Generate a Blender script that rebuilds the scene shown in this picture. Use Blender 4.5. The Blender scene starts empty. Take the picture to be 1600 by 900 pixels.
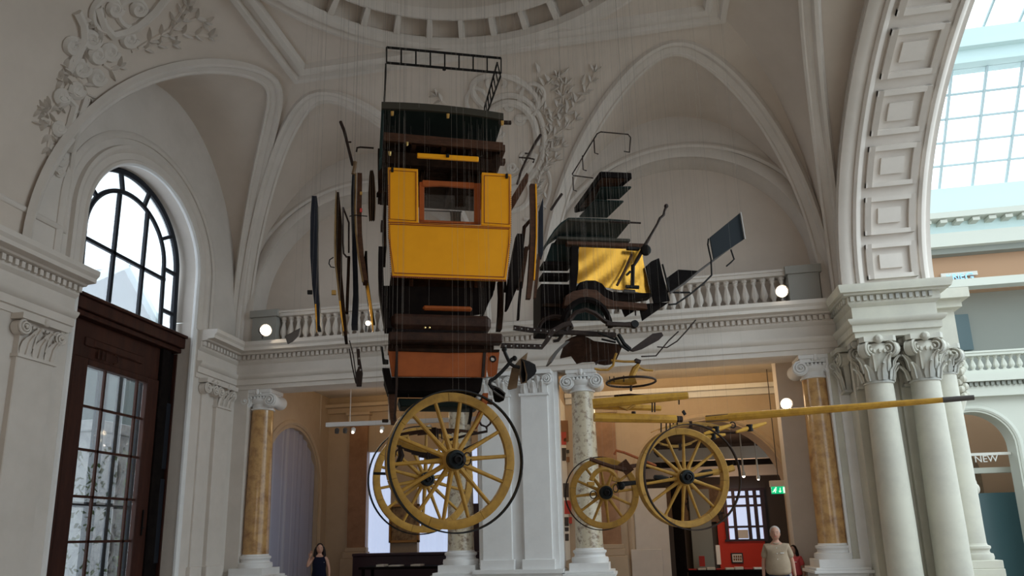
import bpy, bmesh, math, random
from mathutils import Vector, Matrix
random.seed(7)
PI = math.pi
SC = bpy.context.scene
COL = SC.collection
# ------------------------------------------------------------------ camera
FPX, PIT, YAW, ROL, CX, CY = 1100., math.radians(12.6), math.radians(10.1), math.atan(.023), 795., 590.
EYE = Vector((0, 0, 1.6))
FW = Vector((-math.sin(YAW)*math.cos(PIT), math.cos(YAW)*math.cos(PIT), math.sin(PIT)))
_rt = Vector((math.cos(YAW), math.sin(YAW), 0)); _up = _rt.cross(FW)
RT = _rt*math.cos(ROL) - _up*math.sin(ROL); UP = _rt*math.sin(ROL) + _up*math.cos(ROL)
cam = bpy.data.cameras.new('camera'); camo = bpy.data.objects.new('camera', cam); COL.objects.link(camo)
cam.sensor_width = 36; cam.lens = FPX/1600*36; cam.shift_x = (800-CX)/1600; cam.shift_y = (CY-450)/1600
cam.clip_start = .05; cam.clip_end = 400
M3 = Matrix((RT, UP, -FW)).transposed()
camo.matrix_world = Matrix.Translation(EYE) @ M3.to_4x4()
SC.camera = camo
# ------------------------------------------------------------------ world, light, exposure
SC.view_settings.view_transform = 'Standard'; SC.view_settings.look = 'None'
SC.view_settings.exposure = 0.0; SC.view_settings.gamma = 1; SC.view_settings.use_curve_mapping = False
w = bpy.data.worlds.new('sky'); SC.world = w; w.use_nodes = True
nt = w.node_tree; nt.nodes.clear()
o_ = nt.nodes.new('ShaderNodeOutputWorld'); bg = nt.nodes.new('ShaderNodeBackground')
tc = nt.nodes.new('ShaderNodeTexCoord'); sp = nt.nodes.new('ShaderNodeSeparateXYZ'); cr = nt.nodes.new('ShaderNodeValToRGB')
nt.links.new(tc.outputs['Generated'], sp.inputs[0]); nt.links.new(sp.outputs['Z'], cr.inputs[0])
cr.color_ramp.elements[0].color = (.62, .72, .80, 1); cr.color_ramp.elements[0].position = .0
cr.color_ramp.elements[1].color = (.80, .93, 1, 1); cr.color_ramp.elements[1].position = .6
nt.links.new(cr.outputs[0], bg.inputs[0]); nt.links.new(bg.outputs[0], o_.inputs[0]); bg.inputs[1].default_value = 2.3

def lamp(kind, loc, target, power, color, size=1., sizey=None, name='lamp_light', spot=None):
    l = bpy.data.lights.new(name, kind); l.energy = power; l.color = color
    if kind == 'AREA':
        l.shape = 'RECTANGLE'; l.size = size; l.size_y = sizey or size
    elif kind == 'SPOT':
        l.spot_size = spot or 1.2; l.spot_blend = .6; l.shadow_soft_size = size
    else: l.shadow_soft_size = size
    o = bpy.data.objects.new(name, l); COL.objects.link(o); o.location = loc
    d = Vector(target)-Vector(loc)
    o.rotation_euler = d.to_track_quat('-Z', 'Y').to_euler()
    return o
# daylight of the glass-roofed court entering under the big arch, and an added front fill behind the viewer
lamp('AREA', (11.5, 9.5, 10.5), (2, 9, 4), 480, (.80, .95, 1), 5, 4, 'court_daylight')
lamp('AREA', (-1.5, -3.5, 3.4), (-2.5, 9, 5.0), 150, (1, .90, .80), 6, 2.6, 'front_fill')
lamp('AREA', (-10.4, 11.6, 6.9), (-2, 10, 6.5), 35, (.80, .88, 1), 2.6, 2.6, 'window_daylight')
# ceiling lamps of the two arcade rooms
for x_, pw_ in ((-7.4, 9), (-5.0, 9), (0, 20), (2.4, 20)):
    lamp('POINT', (x_, 17.0, 4.55), (x_, 17, 0), pw_, (1, .72, .42), .15, name='arcade_lamp')
lamp('AREA', (-5.6, 17.6, 5.25), (-5.6, 18.2, 6), 14, (1, .70, .35), 4, .3, 'cove_lamp')
lamp('AREA', (1.3, 17.2, 5.25), (1.3, 18.4, 6), 34, (1, .70, .35), 5, .3, 'cove_lamp')
lamp('AREA', (10.5, 16, 9.5), (10.5, 22, 5), 110, (.85, .97, 1), 5, 3, 'court_daylight')
lamp('POINT', (2.9, 23.2, 2.9), (0, 0, 0), 60, (1, .62, .4), .2, name='shop_lamp')

# ------------------------------------------------------------------ pixel helpers (reference frame 1600 x 900) -> real places
def ray(x, y): return FW + RT*((x-CX)/FPX) + UP*((CY-y)/FPX)
def onX(x, y, X): d = ray(x, y); return EYE + d*((X-EYE.x)/d.x)
def onY(x, y, Y): d = ray(x, y); return EYE + d*((Y-EYE.y)/d.y)
def onZ(x, y, Z): d = ray(x, y); return EYE + d*((Z-EYE.z)/d.z)
def atD(x, y, D): return EYE + ray(x, y)*D

# ------------------------------------------------------------------ materials
MAT = {}
def mat(name, col, rough=.6, metal=0., col2=None, scale=5., bump=0., detail=4., kind='noise', lo=.35, hi=.65, emit=None, estr=0, trans=0, alpha=1., coat=0, stretch=None, spec=None):
    m = bpy.data.materials.new(name); m.use_nodes = True
    n = m.node_tree; b = n.nodes['Principled BSDF']
    b.inputs['Base Color'].default_value = (*col, 1); b.inputs['Roughness'].default_value = rough; b.inputs['Metallic'].default_value = metal
    if spec is not None: b.inputs['Specular IOR Level'].default_value = spec
    if trans: b.inputs['Transmission Weight'].default_value = trans
    if coat: b.inputs['Coat Weight'].default_value = coat
    if alpha < 1: b.inputs['Alpha'].default_value = alpha
    if emit: b.inputs['Emission Color'].default_value = (*emit, 1); b.inputs['Emission Strength'].default_value = estr
    if col2 or bump:
        t = n.nodes.new('ShaderNodeTexCoord'); mp = n.nodes.new('ShaderNodeMapping'); n.links.new(t.outputs['Object'], mp.inputs[0])
        if stretch: mp.inputs['Scale'].default_value = stretch
        if kind == 'wave':
            x = n.nodes.new('ShaderNodeTexWave'); x.inputs['Scale'].default_value = scale; x.inputs['Distortion'].default_value = 6; x.inputs['Detail'].default_value = 3
        elif kind == 'voronoi':
            x = n.nodes.new('ShaderNodeTexVoronoi'); x.inputs['Scale'].default_value = scale
        else:
            x = n.nodes.new('ShaderNodeTexNoise'); x.inputs['Scale'].default_value = scale; x.inputs['Detail'].default_value = detail; x.inputs['Roughness'].default_value = .65
        n.links.new(mp.outputs[0], x.inputs['Vector'])
        if col2:
            r = n.nodes.new('ShaderNodeValToRGB'); r.color_ramp.elements[0].position = lo; r.color_ramp.elements[1].position = hi
            r.color_ramp.elements[0].color = (*col, 1); r.color_ramp.elements[1].color = (*col2, 1)
            n.links.new(x.outputs[0], r.inputs[0]); n.links.new(r.outputs[0], b.inputs['Base Color'])
        if bump:
            bb = n.nodes.new('ShaderNodeBump'); bb.inputs['Strength'].default_value = bump; bb.inputs['Distance'].default_value = .02
            n.links.new(x.outputs[0], bb.inputs['Height']); n.links.new(bb.outputs[0], b.inputs['Normal'])
    MAT[name] = m; return m
mat('plaster', (.64, .585, .53), .85, col2=(.70, .64, .585), scale=1.3, bump=.05)
mat('plaster_vault', (.63, .55, .48), .9, col2=(.69, .605, .53), scale=.8, bump=.05)
mat('plaster_warm', (.50, .39, .28), .85, col2=(.55, .44, .32), scale=1.3)
mat('cap_shade', (.36, .35, .32), .85)  # shade on the balustrade pedestals, put into a darker plaster colour
mat('slate', (.018, .022, .026), .8, spec=.15)
mat('edge_dull', (.26, .16, .06), .55, col2=(.14, .085, .035), scale=8, spec=.25)
mat('plaster_white', (.76, .75, .74), .8, col2=(.82, .81, .80), scale=2)
mat('stone_pale', (.60, .58, .49), .75, col2=(.45, .43, .38), scale=1.1, bump=.1, lo=.4, hi=.8, detail=7)
mat('stone_cap', (.55, .53, .46), .8, col2=(.27, .28, .28), scale=1.0, bump=.1, lo=.45, hi=.75)
mat('marble', (.56, .33, .13), .28, col2=(.26, .12, .045), scale=4.5, detail=9, lo=.44, hi=.72, coat=.3)
mat('marble_pale', (.62, .54, .40), .3, col2=(.22, .13, .08), scale=9, detail=9, lo=.50, hi=.66, coat=.3)
mat('marble_brown', (.28, .145, .075), .35, col2=(.40, .22, .12), scale=2.5, detail=8, coat=.2)
mat('floor_stone', (.35, .30, .25), .3, col2=(.25, .21, .17), scale=2)
mat('dark_wood', (.030, .010, .007), .55, col2=(.060, .020, .012), scale=6, stretch=(1, 1, .15), bump=.1, spec=.2)
mat('black_wood', (.007, .005, .005), .85, col2=(.012, .009, .008), scale=6, spec=.05)
mat('old_wood', (.045, .020, .011), .7, col2=(.085, .036, .018), scale=7, stretch=(.3, 3, 3), bump=.25, spec=.2)
mat('old_wood_dark', (.014, .008, .005), .85, col2=(.030, .015, .009), scale=9, bump=.3, spec=.06)
mat('red_wood', (.34, .085, .018), .6, col2=(.24, .058, .014), scale=3, bump=.08, spec=.25)
mat('board_wood', (.13, .085, .05), .7, col2=(.20, .13, .075), scale=6, bump=.15, spec=.2)
mat('yellow', (.88, .375, .008), .5, col2=(.80, .33, .007), scale=1.5, spec=.25)
mat('yellow_trim', (.42, .24, .06), .5, spec=.3)
mat('yellow_worn', (.40, .215, .035), .55, col2=(.22, .115, .022), scale=9, detail=8, bump=.1, lo=.4, hi=.75, spec=.25)
mat('yellow_pole', (.56, .31, .045), .55, col2=(.40, .21, .035), scale=8, detail=8, lo=.45, hi=.7, spec=.25)
mat('gold', (.80, .42, .06), .24, .8, col2=(.66, .33, .04), scale=2.2, bump=.22, detail=1)
mat('brass', (.85, .62, .25), .3, 1.)
mat('red_line', (.22, .03, .01), .5)
mat('black_green', (.010, .019, .017), .6, col2=(.015, .026, .023), scale=4, spec=.12)
mat('olive_edge', (.045, .040, .030), .7, spec=.2)
mat('black_iron', (.008, .007, .007), .6, .1, spec=.2)
mat('brown_iron', (.020, .012, .010), .6, .1, col2=(.035, .02, .015), scale=12, bump=.2, spec=.2)
mat('navy', (.008, .010, .018), .55, col2=(.013, .017, .027), scale=3, spec=.2)
mat('leather', (.022, .010, .007), .6, col2=(.05, .022, .013), scale=10, bump=.4, detail=8, spec=.2)
mat('black_leather', (.006, .005, .005), .8, col2=(.010, .008, .008), scale=12, bump=.4, spec=.06)
mat('hub_black', (.008, .011, .012), .5, .2, spec=.2)
mat('curtain', (.12, .07, .042), .9, col2=(.04, .024, .016), scale=9, kind='wave', stretch=(1, 1, .02), spec=.1)
mat('steel_wire', (.34, .32, .30), .6, .2)
mat('frame_dark', (.014, .016, .022), .6, spec=.2)
mat('glass', (.97, .99, 1), .02, trans=1., alpha=.12)
mat('opal_glass', (.9, .95, 1), .15, trans=1., alpha=.22)
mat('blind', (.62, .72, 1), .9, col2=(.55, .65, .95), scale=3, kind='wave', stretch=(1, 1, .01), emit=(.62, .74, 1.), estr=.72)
mat('drape', (.36, .36, .46), .9, col2=(.46, .46, .54), scale=1.6, kind='wave', stretch=(1, 1, .01))
mat('plum', (.03, .008, .016), .5)
mat('red_wall', (.62, .035, .012), .7)
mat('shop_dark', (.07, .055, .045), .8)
mat('shop_beam', (.55, .52, .46), .7)
mat('paper', (.78, .74, .66), .8)
mat('paper_red', (.52, .04, .03), .7)
mat('print_black', (.03, .025, .025), .7)
mat('print_brown', (.22, .10, .04), .7)
mat('gilt', (.40, .20, .06), .4, .5)
mat('painting', (.12, .06, .03), .5, col2=(.45, .30, .14), scale=6, detail=6)
mat('exit_green', (0, .35, .14), .5, emit=(0, .5, .2), estr=.9)
mat('exit_white', (.8, .9, .8), .5, emit=(.8, 1, .85), estr=1.)
mat('lamp_glow', (1, .9, .75), .3, emit=(1, .86, .66), estr=26)
mat('lamp_small', (1, .9, .75), .3, emit=(1, .88, .7), estr=9)
mat('lamp_body', (.10, .09, .085), .6, .2, spec=.2)
mat('court_wall', (.56, .57, .50), .8)
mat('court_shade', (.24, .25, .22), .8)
mat('court_orange', (.40, .24, .14), .8)
mat('court_steel', (.60, .74, .72), .6)
mat('court_mullion', (.45, .55, .56), .6)
mat('teal_screen', (.03, .06, .065), .3, emit=(.10, .22, .24), estr=.12)
mat('neon', (.25, .55, .95), .5, emit=(.3, .65, 1), estr=.55)
mat('white_letters', (.60, .58, .52), .6)
mat('leaf', (.05, .14, .01), .7, col2=(.20, .34, .03), scale=6)
mat('out_stone', (.30, .30, .30), .85, col2=(.20, .20, .205), scale=6, bump=.3)
mat('out_building', (.055, .065, .062), .9)
mat('skin', (.42, .22, .15), .6)
mat('shirt', (.36, .28, .20), .85, col2=(.31, .24, .17), scale=12, spec=.1)
mat('jeans', (.02, .026, .05), .8)
mat('dress', (.006, .006, .016), .8, spec=.1)
mat('hair_dark', (.012, .006, .005), .7, spec=.2)
mat('hair_grey', (.36, .33, .31), .8)
mat('hair_brown', (.16, .09, .05), .6)
mat('pink_top', (.62, .08, .09), .7)
mat('white_top', (.55, .52, .50), .8)
mat('skin_shade', (.40, .24, .18), .6)

# ------------------------------------------------------------------ mesh helpers
ORG = {}
def V(*a): return Vector(a)
def basis(n):
    n = Vector(n).normalized(); t = V(0, 0, 1) if abs(n.z) < .9 else V(1, 0, 0)
    a = t.cross(n).normalized(); return a, n.cross(a).normalized(), n
class MB:
    def __init__(s): s.v = []; s.f = []
    def add(s, vs, fs):
        k = len(s.v); s.v += [Vector(v) for v in vs]; s.f += [[i+k for i in f] for f in fs]; return s
    def hexa(s, p):   # 8 points: 4 bottom, 4 top
        return s.add(p, [(3, 2, 1, 0), (4, 5, 6, 7), (0, 1, 5, 4), (1, 2, 6, 5), (2, 3, 7, 6), (3, 0, 4, 7)])
    def box(s, a, b):
        (x0, y0, z0), (x1, y1, z1) = a, b
        return s.hexa([(x0, y0, z0), (x1, y0, z0), (x1, y1, z0), (x0, y1, z0), (x0, y0, z1), (x1, y0, z1), (x1, y1, z1), (x0, y1, z1)])
    def bar(s, p, q, w, h, up=(0, 0, 1)):
        p = Vector(p); q = Vector(q); d = (q-p).normalized(); u = Vector(up)
        if abs(d.dot(u)) > .97: u = V(0, 1, 0) if abs(d.y) < .9 else V(1, 0, 0)
        a = d.cross(u).normalized()*(w/2); b = a.cross(d).normalized()*(h/2)
        return s.hexa([p-a-b, p+a-b, q+a-b, q-a-b, p-a+b, p+a+b, q+a+b, q-a+b])
    def prism(s, poly, vec):
        n = len(poly); vec = Vector(vec); P = [Vector(p) for p in poly]
        return s.add(P+[p+vec for p in P], [list(range(n))[::-1], list(range(n, 2*n))]+[(i, (i+1) % n, (i+1) % n+n, i+n) for i in range(n)])
    def tube(s, pts, r, n=8, closed=False, sq=False):
        P = [Vector(p) for p in pts]; m = len(P); R = r if isinstance(r, (list, tuple)) else [r]*m
        vs = []; u0 = None
        for i in range(m):
            a = P[(i-1) % m] if (closed or i > 0) else P[i]; b = P[(i+1) % m] if (closed or i < m-1) else P[i]
            d = (b-a)
            if d.length < 1e-7: d = V(0, 0, 1)
            d.normalize()
            if u0 is None: u0 = basis(d)[0]
            u = (u0-d*u0.dot(d))
            u = basis(d)[0] if u.length < 1e-4 else u.normalized()
            u0 = u; w_ = d.cross(u)
            for k in range(n):
                t = 2*PI*(k+.5)/n; vs.append(P[i]+(u*math.cos(t)+w_*math.sin(t))*R[i])
        fs = []
        for i in range(m if closed else m-1):
            j = (i+1) % m
            for k in range(n): fs.append((i*n+k, i*n+(k+1) % n, j*n+(k+1) % n, j*n+k))
        if not closed: fs += [list(range(n))[::-1], [(m-1)*n+k for k in range(n)]]
        return s.add(vs, fs)
    def lathe(s, c, prof, axis=(0, 0, 1), n=20, caps=True):
        a, b, d = basis(axis); c = Vector(c); vs = []
        for (r, z) in prof:
            for k in range(n):
                t = 2*PI*k/n; vs.append(c+d*z+(a*math.cos(t)+b*math.sin(t))*r)
        m = len(prof); fs = []
        for i in range(m-1):
            for k in range(n): fs.append((i*n+k, i*n+(k+1) % n, (i+1)*n+(k+1) % n, (i+1)*n+k))
        if caps: fs += [list(range(n))[::-1], [(m-1)*n+k for k in range(n)]]
        return s.add(vs, fs)
    def sweep(s, pts, secs, closed=False):     # secs: per point list of section points (already in 3D)
        n = len(secs[0]); m = len(secs); vs = [p for q in secs for p in q]; fs = []
        for i in range(m if closed else m-1):
            j = (i+1) % m
            for k in range(n): fs.append((i*n+k, i*n+(k+1) % n, j*n+(k+1) % n, j*n+k))
        if not closed: fs += [list(range(n))[::-1], [(m-1)*n+k for k in range(n)]]
        return s.add(vs, fs)
    def grid(s, rows):
        n = len(rows[0]); fs = []
        for i in range(len(rows)-1):
            for k in range(n-1): fs.append((i*n+k, i*n+k+1, (i+1)*n+k+1, (i+1)*n+k))
        return s.add([p for r in rows for p in r], fs)
    def ball(s, c, r, n=10, m=7, sc=(1, 1, 1), ax=None):
        c = Vector(c); A = ax or (V(1, 0, 0), V(0, 1, 0), V(0, 0, 1)); vs = []
        for i in range(1, m):
            f = PI*i/m
            for k in range(n):
                t = 2*PI*k/n
                vs.append(c+A[0]*(r*sc[0]*math.sin(f)*math.cos(t))+A[1]*(r*sc[1]*math.sin(f)*math.sin(t))+A[2]*(r*sc[2]*math.cos(f)))
        vs += [c+A[2]*r*sc[2], c-A[2]*r*sc[2]]; T = len(vs)-2
        fs = [(i*n+k, (i+1)*n+k, (i+1)*n+(k+1) % n, i*n+(k+1) % n) for i in range(m-2) for k in range(n)]
        fs += [(T, k, (k+1) % n) for k in range(n)]+[(T+1, (m-2)*n+(k+1) % n, (m-2)*n+k) for k in range(n)]
        return s.add(vs, fs)
    def done(s, name, m, parent=None, label=None, cat=None, group=None, kind=None, ang=35, bevel=0, org=None):
        if not s.v: return None
        lo = V(min(v.x for v in s.v), min(v.y for v in s.v), min(v.z for v in s.v)); hi = V(max(v.x for v in s.v), max(v.y for v in s.v), max(v.z for v in s.v))
        o0 = Vector(org) if org is not None else V((lo.x+hi.x)/2, (lo.y+hi.y)/2, lo.z)
        me = bpy.data.meshes.new(name); me.from_pydata([v-o0 for v in s.v], [], s.f)
        bm = bmesh.new(); bm.from_mesh(me)
        bmesh.ops.recalc_face_normals(bm, faces=bm.faces)
        if bevel:
            es = [e for e in bm.edges if e.is_manifold and e.calc_face_angle(0) > .6]
            bmesh.ops.bevel(bm, geom=es, offset=bevel, segments=1, affect='EDGES', profile=.5)
        bm.to_mesh(me); bm.free()
        me.polygons.foreach_set('use_smooth', [True]*len(me.polygons)); me.set_sharp_from_angle(angle=math.radians(ang))
        me.materials.append(MAT[m]); o = bpy.data.objects.new(name, me); COL.objects.link(o)
        ORG[o.name] = o0
        if parent: o.parent = parent; o.location = o0-ORG[parent.name]
        else: o.location = o0
        tag(o, label, cat, group, kind); return o
def tag(o, label=None, cat=None, group=None, kind=None):
    if label: o['label'] = label
    if cat: o['category'] = cat
    if group: o['group'] = group
    if kind: o['kind'] = kind
    return o
def thing(name, label, cat, loc, group=None, kind=None):
    o = bpy.data.objects.new(name, None); COL.objects.link(o); o.location = loc; o.empty_display_size = .2
    ORG[o.name] = Vector(loc); tag(o, label, cat, group, kind); return o
def inst(src, name, parent, delta=None, mw=None):     # linked copy of a part, moved by delta (world)
    o = src.copy(); COL.objects.link(o); o.name = name; o.parent = parent
    ORG[o.name] = ORG[src.name]+(delta or V(0, 0, 0))
    o.location = ORG[o.name]-(ORG[parent.name] if parent else V(0, 0, 0))
    return o
def text(body, loc, right, up, size, m, name, parent, depth=.01):
    cu = bpy.data.curves.new(name, 'FONT'); cu.body = body; cu.size = size; cu.extrude = depth
    tmp = bpy.data.objects.new('tmp', cu); COL.objects.link(tmp); bpy.context.view_layer.update()
    me = bpy.data.meshes.new_from_object(tmp.evaluated_get(bpy.context.evaluated_depsgraph_get())); bpy.data.objects.remove(tmp)
    o = bpy.data.objects.new(name, me); COL.objects.link(o); me.materials.clear(); me.materials.append(MAT[m])
    r = Vector(right).normalized(); n = r.cross(Vector(up)).normalized(); u = n.cross(r)
    if parent: o.parent = parent
    o.matrix_basis = Matrix.Translation(Vector(loc)-(ORG[parent.name] if parent else V(0, 0, 0))) @ Matrix((r, u, n)).transposed().to_4x4()
    if parent: o.parent = parent; o.matrix_parent_inverse = Matrix()
    ORG[o.name] = Vector(loc); return o
# ================================================================== THE HALL
XL, XR, YB, YF = -9.3, 4.3, 15.0, 1.4
ZS, HC = 6.3, 4.7
HALL = V(-2.4, 8.0, 5.2)
def S(name): return dict(kind='structure')
def struct(mb, name, m, parent=None, **k):
    if parent is None: k['kind'] = 'structure'
    return mb.done(name, m, parent, **k)
def sweep_mould(mb, pts, prof, nfun, closed=False, flip=False):
    P = [Vector(p) for p in pts]; secs = []; m = len(P)
    for i, p in enumerate(P):
        a = P[i-1] if (i > 0 or closed) else p; b = P[(i+1) % m] if (i < m-1 or closed) else p
        t = (b-a).normalized(); n = Vector(nfun(p)); n = (n-t*n.dot(t)).normalized(); w_ = t.cross(n)*(-1 if flip else 1)
        secs.append([p+w_*a_+n*b_ for a_, b_ in prof])
    mb.sweep(P, secs, closed); return mb
BAND = [(-.17, -.03), (-.17, .05), (-.12, .06), (-.10, .03), (.02, .03), (.04, .06), (.09, .09), (.15, .08), (.17, -.03)]
SMALL = [(-.07, -.03), (-.07, .03), (-.02, .06), (.03, .05), (.07, .02), (.07, -.03)]

# ---- floor
struct(MB().box((-12, -7, -.1), (20, 31, 0)), 'floor', 'floor_stone')

# ---- entablature
EPROF = [(-.62, 5.1), (.02, 5.1), (.02, 5.2), (.06, 5.21), (.06, 5.34), (.10, 5.36), (.14, 5.42), (.14, 5.45), (.02, 5.46), (.02, 5.70), (.05, 5.72), (.09, 5.76), (.09, 5.90),
         (.22, 5.91), (.24, 5.94), (.40, 5.95), (.40, 6.02), (.45, 6.07), (.46, 6.15), (-.62, 6.15)]
def entab(name, p, q, out, parent=None, back=None, kid='dentil_row', m='plaster', m2='plaster', inset=(0, 0)):
    p = Vector(p); q = Vector(q); out = Vector(out)
    pr = [((-back if a < 0 else a+.01) if back else a, z) for a, z in EPROF]
    o = struct(MB().prism([p+out*a+V(0, 0, z) for a, z in pr], q-p), name, m, parent)
    L = (q-p).length; d = (q-p)/L; b = MB(); k = int(L/.115)
    for i in range(k):
        c = p+d*((i+.5)*L/k)
        b.hexa([c+d*x+out*y+V(0, 0, z) for z in (5.80, 5.895) for x, y in ((-.033, .08), (.033, .08), (.033, .17), (-.033, .17))])
    b.done(kid, m2, o, kind='stuff'); return o
eb = entab('trim_1', (XL, YB, 0), (XR-.1, YB, 0), (0, -1, 0))
tag(eb, 'long white entablature with dentils across the far wall')
entab('trim_2', (XL, 13.42, 0), (XL, YB-.0, 0), (1, 0, 0), back=.1)
entab('trim_3', (XL, 1.4, 0), (XL, 9.95, 0), (1, 0, 0), back=.1)

# ---- pier of the big arch, with entablature breaking forward over two columns
PX0, PX1 = 4.25, 5.80
b = MB().box((PX0+.05, 14.55, 0), (5.74, 15.6, 5.1))
b.box((4.28, 14.45, .0), (4.85, 14.6, 5.1)); b.box((5.1, 14.45, 0), (5.72, 14.6, 5.1)); b.box((4.0, 15.0, 0), (4.35, 15.6, 5.1))
pier = struct(b, 'wall_pier', 'stone_pale')
fr = MB()
def ent_loop(pts, m, name, parent):     # mitred entablature around corners; pts = plan corners with outward directions (already mitred)
    b = MB(); secs = [[Vector((p[0]+o[0]*a, p[1]+o[1]*a, z)) for a, z in EPROFC] for p, o in pts]
    b.sweep(None, secs); return struct(b, name, m, parent)
EPROFC = [(-.3, 5.1)]+[(a if a < .15 else .14+(a-.14)*.42, z-(.05 if z > 6 else 0)) for a, z in EPROF[1:-1]]+[(-.3, 6.10)]
pe = ent_loop([((PX0, 15.0), (-1, -0)), ((PX0, 13.9), (-1, -1)), ((PX1-.1, 13.9), (1, -1)), ((PX1-.1, 15.2), (1, 0))], 'stone_pale', 'trim_4', None)
b = MB().box((PX0+.25, 14.15, 5.1), (PX1-.25, 15.6, 6.09)); b.done('core_block', 'stone_pale', pe)
b = MB()
for i in range(13):
    x = PX0-.05+i*.115
    b.box((x, 13.76, 5.80), (x+.062, 13.83, 5.895))
for i in range(9):
    y = 13.9+i*.115; b.box((PX0-.14, y, 5.80), (PX0-.07, y+.062, 5.895))
b.done('dentil_row', 'stone_cap', pe, kind='stuff')
struct(MB().box((5.7, 14.8, 5.1), (6.4, 15.6, 5.8)).box((5.7, 14.65, 5.8), (6.5, 15.7, 5.95)).box((5.7, 14.5, 5.95), (6.6, 15.8, 6.15)), 'trim_5', 'stone_pale')

# ---- big arch to the glass-roofed court (right wall)
AC, AA, AB, AZ = 8.2, 5.72, 4.12, 6.15
def arch_pt(t, k=0.): return (AC+(AA+k)*math.cos(t), AZ+(AB+k)*math.sin(t))
NT = 72
rows = []
for i in range(NT+1):
    y, z = arch_pt(PI*i/NT); rows.append([V(x, y, z) for x in (4.28, 4.34, 5.72, 5.78)])
wr = struct(MB().grid(rows), 'wall_right', 'plaster')
rows = []
for i in range(NT+1):
    t = PI*i/NT; y, z = arch_pt(t); y1 = 8.2+6.35*math.cos(t); z1 = ZS+4.32*math.sin(t)
    if i in (0, NT): z = z1 = AZ
    rows.append([V(XR-.02, y, z), V(XR-.02, y1, z1)])
MB().grid(rows).done('spandrel', 'plaster', wr)
rows = [[V(5.78, *arch_pt(PI*i/NT)), V(5.78, AC+7.2*math.cos(PI*i/NT), AZ+6.2*math.sin(PI*i/NT))] for i in range(NT+1)]
MB().grid(rows).done('spandrel', 'plaster', wr)
pts = [V(XR-.02, *arch_pt(PI*i/NT, .22)) for i in range(NT+1)]
sweep_mould(MB(), pts, [(-.24, -.02), (-.24, .07), (-.12, .08), (-.10, .05), (.04, .05), (.06, .12), (.20, .14), (.24, .05), (.24, -.02)], lambda p: (-1, 0, 0)).done('archivolt', 'plaster', wr)
for xe in (4.46, 5.62):
    pts = [V(xe, *arch_pt(PI*i/NT, -.01)) for i in range(NT+1)]
    sweep_mould(MB(), pts, SMALL, lambda p: (0, AC-p.y, AZ-p.z)).done('soffit_moulding', 'plaster', wr)
# recessed coffers of the soffit: raised frames, one per bay
NCF = 15
for i in range(NCF):
    t0 = PI*(i+.10)/NCF; t1 = PI*(i+.90)/NCF; b = MB()
    def sp_(x, t, k): y, z = arch_pt(t, -k); return V(x, y, z)
    ts = [t0+(t1-t0)*j/4 for j in range(5)]
    for (xa, xb) in ((4.60, 4.70), (5.38, 5.48)):
        b.sweep(None, [[sp_(xa, t, .0), sp_(xa, t, .07), sp_(xb, t, .10), sp_(xb, t, .0)] for t in ts])
    for (ta, tb) in ((t0, t0+(t1-t0)*.12), (t1-(t1-t0)*.12, t1)):
        b.sweep(None, [[sp_(x, ta, .0), sp_(x, ta, .08), sp_(x, tb, .08), sp_(x, tb, 0)] for x in (4.6, 5.48)])
    tm0 = t0+(t1-t0)*.3; tm1 = t0+(t1-t0)*.7
    b.sweep(None, [[sp_(x, tm0, .0), sp_(x, tm0, .05), sp_(x, tm1, .05), sp_(x, tm1, 0)] for x in (4.84, 5.24)])
    b.done('coffer', 'plaster', wr)

# ---- vault
RX0, RX1, RY1, RY0 = 2.8, 2.2, 3.0, 1.8      # cove depth left, right, far, near
def vault_side(name, L, M_, R, Ra, Rb, bays, parent):
    N = 150; cols = []; bar = []
    for i in range(N+1):
        s = L*i/N; bz = 0; fl = 0
        for c, w_, h in bays:
            if abs(s-c) < w_: bz = max(bz, h*math.sqrt(1-((s-c)/w_)**2))
        th0 = math.asin(min(1, bz/HC)); d0 = R*(1-math.cos(th0))
        dm = min(R, s*R/Ra, (L-s)*R/Rb); thm = math.acos(max(-1, 1-dm/R))
        th0c = min(th0, thm)
        cols.append([M_(s, R*(1-math.cos(th0c+(thm-th0c)*k/12)), ZS+HC*math.sin(th0c+(thm-th0c)*k/12)) for k in range(13)])
        bar.append((s, bz, min(d0, dm)))
    MB().grid(cols).done('cove', 'plaster_vault', parent, ang=60)
    for c, w_, h in bays:
        rows = []; edge = []
        for k in range(61):
            t = PI*k/60; s = c+w_*math.cos(t); z = h*math.sin(t)
            d0 = R*(1-math.sqrt(max(0, 1-(z/HC)**2))); d0 = min(d0, s*R/Ra, (L-s)*R/Rb)
            rows.append([M_(s, d0*j/4, ZS+z) for j in range(5)]); edge.append(M_(s, d0, ZS+z))
        MB().grid(rows).done('vault_web', 'plaster_vault', parent, ang=60)
        cc = M_(c, R+1.2, 5.5)
        sweep_mould(MB(), edge, BAND, lambda p: cc-p).done('vault_rib', 'plaster', parent)
ceil = thing('ceiling', None, None, (-2.4, 8, 11), kind='structure')
del_keys = None
BW, BH = 3.02, 4.62
vault_side('far', 13.6, lambda s, d, z: V(XL+s, YB-d, z), RY1, RX0, RX1, [(3.1, BW, BH), (10.5, BW, BH)], ceil)
vault_side('left', 13.6, lambda s, d, z: V(XL+d, YF+s, z), RX0, RY0, RY1, [(10.5, BW, BH), (3.1, BW, BH)], ceil)
vault_side('right', 13.6, lambda s, d, z: V(XR-d, YF+s, z), RX1, RY0, RY1, [(6.8, 6.35, 4.32)], ceil)
vault_side('near', 13.6, lambda s, d, z: V(XL+s, YF+d, z), RY0, RX0, RX1, [(3.1, BW, BH), (10.5, BW, BH)], ceil)
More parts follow.
